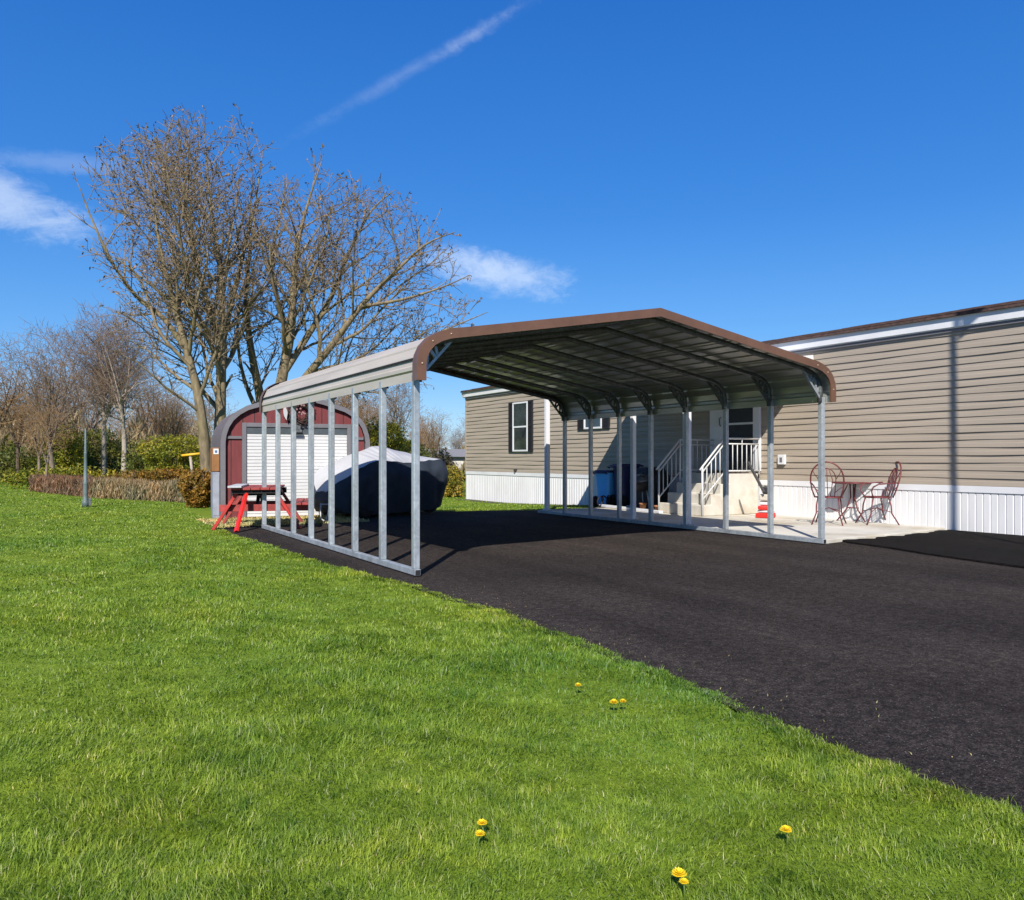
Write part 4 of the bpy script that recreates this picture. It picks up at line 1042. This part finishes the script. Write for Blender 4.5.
def grow(T, stem, r0, r1, inside=None, dens=(2.4, 3.2, 5.0), start=.25, ang=(.62, .7, .75), lens=(.34, .42, .45), lmin=.3, levels=3, up=(.07, .06, .03), maxlen=4.5, sk=7):
    stem = np.asarray(stem, float); rad = np.linspace(r0, r1, len(stem))
    T.add('trunk', stem, rad, sk)
    todo = [(stem, r0, r1, 0)]
    while todo:
        P, ra, rb, lv = todo.pop()
        Lp = np.sum(np.linalg.norm(np.diff(P, axis=0), axis=1))
        if lv >= levels: continue
        n = max(2, int(Lp * dens[lv])); phi = rng.uniform(0, 6.28)
        for c in range(n):
            f = start + (1 - start) * (c + rng.uniform(.2, .8)) / n if lv == 0 else .18 + .82 * (c + rng.uniform(.1, .9)) / n
            p, d = path_at(P, min(f, .999)); phi += 2.4 + rng.normal(0, .4)
            ref = unit(np.cross(d, [.3, .2, .9])); b2 = np.cross(d, ref); o = ref * math.cos(phi) + b2 * math.sin(phi)
            a = ang[lv] * rng.uniform(.7, 1.3)
            nd = unit(d * math.cos(a) + o * math.sin(a))
            L = min(maxlen, Lp * lens[lv] * (1.25 - .55 * f) * rng.uniform(.6, 1.25)); L = max(L, lmin * rng.uniform(.7, 1.5))
            rr = (ra + (rb - ra) * f) * (.62 if lv == 0 else .6) * rng.uniform(.6, 1.0); rr = min(rr, .012 + .016 * L); rr = max(rr, .0088)
            ns_ = max(3, int(L / .28)) if lv < 2 else 3
            B = branch(p, nd, L, ns_, up[lv], .10 + .03 * lv, inside)
            if B is None: continue
            re = max(rr * .35, .0068)
            T.add('trunk' if (lv == 0 and rr > .03) else 'crown', B, np.linspace(rr, re, len(B)), 5 if lv == 0 else (4 if lv == 1 else 3))
            if lv == levels - 1: T.tips.append((B[-1], unit(B[-1] - B[-2])))
            else: T.tips.append((B[-1], unit(B[-1] - B[-2]))); todo.append((B, rr, re, lv + 1))
def leaf_quads(P, size, flat=0.0, jitter=0.0):
    n = len(P); a = rng.normal(0, 1, (n, 3)); a /= np.linalg.norm(a, axis=1)[:, None]; c = rng.normal(0, 1, (n, 3)); b = np.cross(a, c); b /= np.linalg.norm(b, axis=1)[:, None] + 1e-9
    s_ = (size * rng.uniform(.55, 1.35, n))[:, None]; P = np.asarray(P)
    V = np.stack([P - a * s_, P + b * s_ * .42, P + a * s_, P - b * s_ * .42], 1).reshape(-1, 3)
    q_ = (np.arange(n) * 4)[:, None] + np.array([[0, 1, 2, 3]])
    return V, q_
def finish_tree(T, root, tmat, cmat, bud=None, budsize=.04, budfrac=.6, budn=3, org=None):
    org = np.asarray(org if org is not None else root.location, float); out = []
    for part, mat in (('trunk', tmat), ('crown', cmat)):
        Vs = []; Qs = []; b = 0
        for (pt_, k), paths in T.seg.items():
            if pt_ != part: continue
            V, Q = tubes_np(paths, k); Vs.append(V); Qs.append(Q + b); b += len(V)
        if Vs: out.append(link(part, np_mesh(part, np.concatenate(Vs) - org, quads=np.concatenate(Qs), smooth=True), mat, root))
    if bud is not None and T.tips:
        pts = []
        for p, d in T.tips:
            if rng.random() < budfrac:
                for _ in range(rng.integers(1, budn + 1)): pts.append(p + d * rng.uniform(-.06, .05) + rng.normal(0, .025, 3))
        V, Q = leaf_quads(np.array(pts), budsize); out.append(link('seed_clusters', np_mesh('seed_clusters', V - org, quads=Q), bud, root))
    return out
def smoothpath(pts, m=4):
    P = np.array([tuple(p) for p in pts]); n = len(P); t_ = np.arange(n); tt = np.linspace(0, n - 1, (n - 1) * m + 1)
    out = []
    for t1 in tt:
        i = int(min(t1, n - 2)); u = t1 - i; p0, p1, p2, p3 = P[max(i-1, 0)], P[i], P[i+1], P[min(i+2, n-1)]
        out.append(.5 * ((2*p1) + (-p0+p2)*u + (2*p0-5*p1+4*p2-p3)*u*u + (-p0+3*p1-3*p2+p3)*u**3))
    return np.array(out)
def envelope(poly, D, dmin, dmax):
    poly = np.array(poly, float); xs, ys = poly[:, 0], poly[:, 1]; n = len(poly)
    def inside(p):
        p = p + rng.normal(0, .30, 3)
        d = p[0]*sY + p[1]*cY
        if not (dmin < d < dmax): return False
        x = 512 + F * (p[0]*cY - p[1]*sY) / d; y = HZ - F * (p[2] - EYE) / d; c = False; j = n - 1
        for i in range(n):
            if (ys[i] > y) != (ys[j] > y) and x < (xs[j]-xs[i]) * (y-ys[i]) / (ys[j]-ys[i]) + xs[i]: c = not c
            j = i
        return c
    return inside
def stem_px(pts, D0, D1, m=4):
    n = len(pts); return smoothpath([at(x, y, D0 + (D1 - D0) * i / (n - 1)) for i, (x, y) in enumerate(pts)], m)
# the big ash clump behind the shed
DA = 23.0
envA = envelope([(70, 190), (78, 158), (108, 132), (150, 118), (196, 105), (240, 108), (262, 128), (284, 150), (280, 230), (275, 330), (250, 400), (210, 440), (170, 400), (120, 372), (100, 340), (84, 280), (72, 235)], DA, 19.2, 27)
TA = Tree()
kw = dict(inside=envA, dens=(1.9, 3.3, 7.5), start=.28, ang=(.78, .75, .75), lens=(.34, .44, .5))
ga = gnd(210, 506, -.02); 
base = at(209, 506, DA); base.z = 0
grow(TA, stem_px([(208, 500), (206, 464), (203, 430), (197, 391), (185, 345), (174, 305), (163, 262), (155, 215), (150, 170)], 23, 21.8), .19, .010, **kw)
grow(TA, stem_px([(213, 500), (216, 460), (219, 417), (219, 348), (206, 300), (194, 253), (186, 200), (180, 140)], 23.4, 24.8), .185, .010, **kw)
grow(TA, stem_px([(217, 500), (219, 460), (221, 410), (222, 340), (221, 290), (218, 255), (210, 200), (204, 125)], 23.7, 22.9), .185, .010, **kw)
grow(TA, stem_px([(222, 345), (232, 300), (243, 255), (254, 210), (263, 150)], 23.6, 24.6), .10, .009, **dict(kw, start=.1))
grow(TA, stem_px([(186, 350), (163, 318), (136, 296), (112, 262), (90, 215), (80, 188)], 22.8, 22.0), .085, .009, **dict(kw, start=.1))
grow(TA, stem_px([(197, 391), (175, 375), (150, 352), (128, 340)], 22.9, 23.6), .055, .008, **dict(kw, start=.1))
ta = thing('ash_tree', 'tall bare ash with three stems rising just left of the red shed', 'tree', tuple(base), 0, 'tall bare ashes behind the shed')
finish_tree(TA, ta, M['bark'], M['twig'], M['bud'], .046, .55, 4)
DB = 25.0
envB = envelope([(250, 215), (275, 180), (322, 150), (352, 166), (398, 188), (428, 212), (466, 240), (468, 285), (496, 312), (470, 335), (446, 352), (436, 385), (400, 410), (330, 420), (262, 425), (236, 370), (232, 290)], DB, 20.5, 30)
TB = Tree(); kw = dict(inside=envB, dens=(1.9, 3.3, 7.5), start=.2, ang=(.78, .75, .75), lens=(.34, .44, .5))
grow(TB, stem_px([(264, 500), (262, 440), (260, 399), (251, 350), (246, 300), (250, 250), (258, 200)], 25, 25.8), .21, .010, **dict(kw, start=.3))
grow(TB, stem_px([(268, 500), (273, 430), (281, 382), (290, 335), (293, 300), (296, 255), (306, 210), (322, 160)], 24.8, 24.2), .23, .010, **dict(kw, start=.3))
grow(TB, stem_px([(284, 372), (308, 335), (332, 295), (350, 250), (372, 210), (395, 190)], 24.6, 26), .12, .009, **dict(kw, start=.1))
grow(TB, stem_px([(274, 425), (300, 385), (332, 345), (362, 305), (392, 275), (425, 245), (455, 232)], 25, 23.4), .15, .009, **kw)
grow(TB, stem_px([(276, 420), (308, 395), (350, 372), (400, 350), (440, 332), (488, 312)], 24.8, 25.6), .12, .009, **kw)
grow(TB, stem_px([(290, 340), (278, 300), (272, 260), (280, 215), (288, 180)], 24.9, 26.2), .09, .009, **dict(kw, start=.1))
grow(TB, stem_px([(362, 306), (400, 300), (440, 288), (470, 275)], 24.2, 23), .06, .008, **dict(kw, start=.05))
grow(TB, stem_px([(282, 410), (318, 392), (360, 380), (405, 368), (445, 350)], 25.2, 26.5), .08, .009, **dict(kw, start=.1))
grow(TB, stem_px([(262, 420), (246, 385), (238, 345), (240, 300), (252, 255)], 25.0, 26.8), .08, .009, **dict(kw, start=.15))
base = at(268, 506, DB); base.z = 0
tb_ = thing('ash_tree', 'broad bare ash spreading to the right, behind the shed and carport roof', 'tree', tuple(base), 0, 'tall bare ashes behind the shed')
finish_tree(TB, tb_, M['bark'], M['twig'], M['bud'], .046, .50, 4)

# generic bare trees, copied for the tree belt
def bare_proto(h, spread, seed, tm, cm, name='bare_tree', forks=3, bud=None):
    global rng
    old = rng; rng = np.random.default_rng(seed); T = Tree()
    root = thing(name, 'x', 'tree')
    fork = h * rng.uniform(.28, .42)
    P0 = branch(np.zeros(3), np.array([0, 0, 1.0]), fork, 5, .05, .05, None)
    T.add('trunk', P0, np.linspace(h*.020, h*.015, len(P0)), 7)
    for k in range(forks + 1):
        a = k * 6.283 / forks + rng.uniform(-.4, .4); sp_ = spread * rng.uniform(.5, 1)
        d = unit(np.array([math.cos(a)*sp_, math.sin(a)*sp_, 1.0]))
        S = branch(P0[-1], d, h * rng.uniform(.55, .68), 9, .10, .09, None)
        grow(T, S, h*.010, .012, dens=(2.5, 3.0, 4.2), start=.06, ang=(.85, .85, .8), lens=(.50, .48, .5), lmin=.45, maxlen=h*.36, sk=5, up=(.06, .05, .03))
    finish_tree(T, root, tm, cm, bud, .055, .5, 2, org=(0, 0, 0)); rng = old
    return root
def copy_tree(o):
    c = o.copy(); COL.objects.link(c)
    for ch in list(o.children):
        d = ch.copy(); COL.objects.link(d); d.parent = c
    return c
protos = {'grey': bare_proto(9.0, .55, 3, M['bark_far'], M['twig_far']), 'grey2': bare_proto(9.0, .40, 5, M['pale_bark'], M['twig_far'], forks=4),
          'brown': bare_proto(7.0, .75, 8, M['bark_brown'], M['twig_brown'], forks=4), 'thin': bare_proto(6.0, .30, 12, M['bark_far'], M['twig_brown'], forks=2)}
used = set()
def put_tree(kind, px, D, toppx, label, rz, group='bare trees of the belt behind the lawn', zb=0.0):
    o = protos[kind]
    if kind in used: o = copy_tree(o)
    used.add(kind)
    b = at(px, HZ, D); H_ = EYE + (HZ - toppx) * D / F; nat = {'grey': 10.6, 'grey2': 10.8, 'brown': 8.0, 'thin': 6.4}[kind]
    s_ = H_ / nat; o.scale = (s_, s_, s_); o.location = (b.x, b.y, zb); o.rotation_euler = (0, 0, rz); tag(o, label, 'tree', group); return o
put_tree('grey', 55, 34, 316, 'dark bare tree with a wide crown behind the reddish hedge, left of the lawn post', .4)
put_tree('grey2', 103, 37, 306, 'pale double trunked bare tree just right of the lawn post', 1.9)
put_tree('grey2', 124, 36, 316, 'slender pale bare tree between the lawn post and the ash, with a straight white trunk', 4.4)
put_tree('grey', 82, 44, 322, 'grey bare tree with thin crown directly behind the lawn post', 2.6)
put_tree('brown', 18, 36, 358, 'small brown bare tree at the left edge of the picture', 1.1)
put_tree('thin', 40, 31, 392, 'thin young brown tree left of the dark bare tree', 2.2)
put_tree('thin', 45, 26.5, 400, 'thin leaning sapling at the left end of the reddish hedge', .6)
put_tree('brown', -12, 33, 340, 'brown bare tree partly cut off by the left edge', 3.4)
put_tree('brown', 172, 42, 385, 'low spreading bare tree behind the yellow green willow bush', 5.2)
put_tree('brown', 152, 50, 362, 'distant brown tree between the slender pale tree and the ash', .9)
put_tree('grey', 396, 40, 360, 'bare tree seen under the carport roof beyond the covered vehicle', 3.9)
put_tree('brown', 433, 46, 408, 'small bare tree left of the house corner beyond the carport', 2.0)
put_tree('grey2', 456, 62, 428, 'far pale bare tree close to the house corner', .3)
put_tree('brown', 366, 37, 390, 'low bare tree behind the right edge of the shed', 1.4)

def shrub(name, px, py, D, rx, rz_, n, mat, label, cat='shrub', group=None, size=.06, ry=None, stems=7, smat=None, zc=None, gap=.25, shape=.62):
    """px,py: pixel of its centre, rx/rz half sizes in metres"""
    c = at(px, py, D); ry = ry or rx; b = Vector((c.x, c.y, float(gz(c.x, c.y)))); cz = c.z - b.z
    t_ = thing(name, label, cat, tuple(b), 0, group)
    m_ = int(n * 1.8); P = rng.normal(0, 1, (m_, 3)); P /= np.linalg.norm(P, axis=1)[:, None]; P *= (rng.uniform(.15, 1, m_) ** .45)[:, None]
    lob = 1 + .22*np.sin(P[:, 0]*5.1 + px) * np.sin(P[:, 2]*4.3 + py) + .15*np.sin(P[:, 1]*7 + 2*px)
    P = P * lob[:, None]
    g1 = np.sin(P[:, 0]*6.5 + px) * np.sin(P[:, 1]*6.1 + 1.3*py) * np.sin(P[:, 2]*6.9 + .7)
    P = P[g1 > -gap][:n]
    P = P * np.array([rx, ry, rz_]) + np.array([0, 0, cz]); P = P[P[:, 2] > .03]
    V, Q = leaf_quads(P, size); link('foliage', np_mesh('foliage', V, quads=Q), mat, t_)
    paths = []
    for k in range(stems * 3):
        a = rng.uniform(0, 6.28); e = np.array([math.cos(a)*rx*rng.uniform(.2, .95), math.sin(a)*ry*rng.uniform(.2, .95), cz + rz_*rng.uniform(.0, .95)])
        p0 = np.array([e[0]*.15, e[1]*.15, 0]); mid = (p0 + e) / 2 + np.array([0, 0, cz*.15]) + rng.normal(0, rx*.05, 3); paths.append((np.array([p0, mid, e]), np.array([.022, .014, .006]) * max(1, rx*.6)))
    V, Q = tubes_np(paths, 4); link('stem', np_mesh('stem', V, quads=Q, smooth=True), smat or M['bark_brown'], t_)
    return t_
# the hedges at the edge of the lawn: hazes of upright twigs
def hedge(name, pa_, pb_, h, dpt, n, mat, label):
    a = gnd(*pa_); b = gnd(*pb_); d = (b - a); L = d.length; d.normalize(); nrm = Vector((-d.y, d.x, 0))
    t_ = thing(name, label, 'hedge', tuple(a))
    u = rng.uniform(0, L, n); v = rng.uniform(-.5, .5, n) * dpt; top = h * (1 + .10*np.sin(u*2.1) + .07*np.sin(u*5.3)); z = top * rng.uniform(0, 1, n) ** .75
    P = np.stack([d.x*u + nrm.x*(v + dpt*.5), d.y*u + nrm.y*(v + dpt*.5), z], 1)
    a_ = np.stack([rng.normal(0, .35, n), rng.normal(0, .35, n), np.ones(n)], 1); a_ /= np.linalg.norm(a_, axis=1)[:, None]
    c_ = rng.normal(0, 1, (n, 3)); bb = np.cross(a_, c_); bb /= np.linalg.norm(bb, axis=1)[:, None]
    s_ = rng.uniform(.05, .16, n)[:, None]; w_ = rng.uniform(.006, .016, n)[:, None]
    V = np.stack([P - a_*s_, P + bb*w_, P + a_*s_, P - bb*w_], 1).reshape(-1, 3); Q = (np.arange(n)*4)[:, None] + np.array([[0, 1, 2, 3]])
    link('foliage', np_mesh('foliage', V, quads=Q), mat, t_)
    paths = []
    for k in range(int(L * 9)):
        uu = rng.uniform(0, L); vv = rng.uniform(.1, .9)*dpt; p0 = np.array([d.x*uu + nrm.x*vv, d.y*uu + nrm.y*vv, 0]); paths.append((np.array([p0, p0 + rng.normal(0, .06, 3) + [0, 0, h*.5], p0 + rng.normal(0, .12, 3) + [0, 0, h]]), np.array([.014, .01, .005])))
    V, Q = tubes_np(paths, 4); link('stem', np_mesh('stem', V, quads=Q, smooth=True), M['bark_brown'], t_)
hedge('hedge', (28, 491.5), (90, 498), .46, .8, 16000, M['red_twig'], 'low reddish brown leafless hedge left of the lawn post')
hedge('hedge', (90, 498), (186, 503), .43, .8, 20000, M['tan_twig'], 'low tan leafless hedge between the lawn post and the orange bush')
G1 = 'shrubs along the lawn edge'
shrub('bush', 200, 490, 18.3, .42, .44, 6500, M['orange_leaf'], 'rounded orange brown bush beside the shed meter box', group=G1, size=.045)
shrub('bush', 160, 478, 26, 1.3, .30, 4200, M['orange_leaf'], 'low orange bush showing above the tan hedge', group=G1, size=.05, ry=.6)
shrub('bush', 120, 482, 27, 1.1, .28, 3000, M['orange_leaf'], 'low rusty bush at the foot of the slender pale tree', group=G1, size=.05, ry=.5)
shrub('bush', 60, 478, 30, 2.0, .42, 4000, M['yellow_leaf'], 'low yellow bush behind the reddish hedge', group=G1, size=.06, ry=.7)
shrub('willow_bush', 172, 455, 30, 1.15, .78, 6500, M['yellow_leaf'], 'yellow green willow bush left of the ash trunks', group=G1, size=.055, gap=.12)
shrub('willow_bush', 152, 460, 33, 1.1, .72, 5000, M['olive_leaf'], 'olive green bush left of the yellow green willow bush', group=G1, size=.06, gap=.12)
shrub('evergreen_bush', 63, 455, 36, 1.1, 1.35, 7000, M['yellow_leaf'], 'bright yellow green bush between the dark bare tree and the lawn post', group=G1, size=.065, gap=.12)
shrub('evergreen_bush', 72, 468, 37, 1.2, .9, 5000, M['dark_leaf'], 'dark green bush behind the lawn post', group=G1, size=.07, gap=.15)
shrub('evergreen_bush', 100, 455, 40, 1.5, 1.3, 7000, M['olive_leaf'], 'tall olive bush behind the double trunked tree', group=G1, size=.07, gap=.12)
shrub('evergreen_bush', 138, 470, 38, 1.2, .75, 4500, M['dark_leaf'], 'dark bush between the slender pale tree and the olive bush', group=G1, size=.07)
shrub('evergreen_bush', 20, 468, 38, 1.7, 1.1, 6500, M['olive_leaf'], 'olive bush at the left edge behind the small brown tree', group=G1, size=.07, gap=.12)
shrub('evergreen_bush', 192, 468, 34, .8, .55, 3800, M['olive_leaf'], 'olive bush right behind the orange bush and ash trunks', group=G1, size=.06)
shrub('bush', 384, 440, 30, .95, .75, 5200, M['yellow_leaf'], 'yellow green bush above the covered vehicle, right of the shed', group=G1, size=.055, gap=.12)
shrub('bush', 408, 455, 33, 1.0, .6, 3500, M['olive_leaf'], 'olive bush behind the near carport post', group=G1, size=.06)
shrub('forsythia', 449, 484, 27.5, .52, .62, 5200, M['forsythia'], 'budding yellow forsythia bush at the left corner of the house', group=G1, size=.045, gap=.12)
shrub('bush', 441, 470, 30, .6, .7, 2600, M['tan_twig'], 'tan bare bush behind the forsythia', group=G1, size=.06)
for px_, D_ in ((448, 24.6),): pass
# far woods: many thin bare crowns read as one mass
def woods():
    T = Tree(); src = []
    for k, nm in (('brown', 'crown'), ('thin', 'crown'), ('grey', 'crown'), ('brown', 'trunk'), ('grey', 'trunk')):
        for ch in protos[k].children:
            if ch.name.split('.')[0] == nm:
                n_ = len(ch.data.vertices); V = np.empty(n_ * 3, np.float32); ch.data.vertices.foreach_get('co', V); f_ = len(ch.data.polygons); I = np.empty(f_ * 4, np.int32); ch.data.loops.foreach_get('vertex_index', I); src.append((V.reshape(-1, 3), I.reshape(-1, 4)))
    Vs = []; Qs = []; b = 0
    for k in range(64):
        px = rng.uniform(-70, 215) if k < 44 else rng.uniform(330, 500); D = rng.uniform(55, 105); i = k % 3; V, I = src[i]
        s_ = rng.uniform(.75, 1.25) * (1.0 if k < 44 else .75) * (.62 if i == 2 else 1); a = rng.uniform(0, 6.28); o = at(px, HZ, D); R2 = np.array([[math.cos(a), -math.sin(a), 0], [math.sin(a), math.cos(a), 0], [0, 0, 1]])
        V2 = V @ R2.T * s_ + np.array([o.x, o.y, -.3]); Vs.append(V2); Qs.append(I + b); b += len(V)
    tag(link('woods', np_mesh('woods', np.concatenate(Vs), quads=np.concatenate(Qs), smooth=True), M['twig_brown']), 'far brown woods behind the tree belt', 'woods', kind='stuff')
    for nm, mat_, n, hmax, lab in (('undergrowth', 'tan_twig', 42000, 3.6, 'tangled brown undergrowth below the far woods'), ('thicket', 'olive_leaf', 16000, 2.2, 'olive green thicket at the foot of the far woods')):
        px = np.concatenate([rng.uniform(-120, 225, n*3//4), rng.uniform(330, 480, n - n*3//4)]); th = YAW + np.arctan((px - 512) / F); D = rng.uniform(46, 64, n)
        top = hmax * (.62 + .26*np.sin(px*.075 + D*.3) + .18*np.sin(px*.19 + D*.11 + 1)) * np.where(px > 300, .55, 1)
        P = np.stack([np.sin(th)*D, np.cos(th)*D, rng.uniform(0, 1, n) ** 1.1 * top], 1)
        a_ = np.stack([rng.normal(0, .5, n), rng.normal(0, .5, n), np.ones(n)], 1); a_ /= np.linalg.norm(a_, axis=1)[:, None]; b_ = np.cross(a_, rng.normal(0, 1, (n, 3))); b_ /= np.linalg.norm(b_, axis=1)[:, None]
        L_ = rng.uniform(.15, .45, n)[:, None]; W2 = L_ * (.10 if nm == 'undergrowth' else .3)
        V = np.stack([P - a_*L_, P + b_*W2, P + a_*L_, P - b_*W2], 1).reshape(-1, 3); Q = (np.arange(n)*4)[:, None] + np.array([[0, 1, 2, 3]])
        tag(link(nm, np_mesh(nm, V, quads=Q), M[mat_]), lab, nm, kind='stuff')
woods()

# far pale houses beyond the trees
def far_house(px, D, w, h, label, rz, rh=.5):
    b = at(px, HZ, D); t_ = thing('far_house', label, 'house', (b.x, b.y, -.3), rz)
    MB().box((-w/2, -3, 0), (w/2, 3, h)).build('wall', M['far_wall'], t_)
    MB().add([(-w/2-.3, -3.3, h), (w/2+.3, -3.3, h), (w/2+.3, 3.3, h), (-w/2-.3, 3.3, h), (-w/2-.3, 0, h+rh), (w/2+.3, 0, h+rh)], [(0,1,5,4), (2,3,4,5), (0,4,3), (1,2,5), (3,2,1,0)]).build('roof', M['far_roof'], t_)
    for k in range(3 if px < 300 else 0):
        x = -w/2 + w*(k+.5)/3; MB().box((x-.4, -3.03, .9), (x+.4, -3.002, 2.0)).build('window', M['glass'], t_)
far_house(101, 60, 2.4, 2.2, 'pale far house glimpsed behind the double trunked tree', -YAW)
far_house(462, 52, 5, 1.5, 'pale far house beside the left corner of the mobile home', -YAW + .1)
g0 = at(193, 480, 27); t = thing('swing_frame', 'leaning pale post with a yellow crossbar left of the ash trunk', 'play frame', (g0.x, g0.y, 0))
tp = Vector(at(190, 455, 27)) - Vector(t.location)
MB().tube([(0.05, 0, 0), tp], .045, 8).build('post', M['pale_bark'], t)
MB().tube([tp + Vector((-.25, .05, -.02)), tp + Vector((.42, -.2, .06))], .042, 10).build('crossbar', M['yellow'], t)
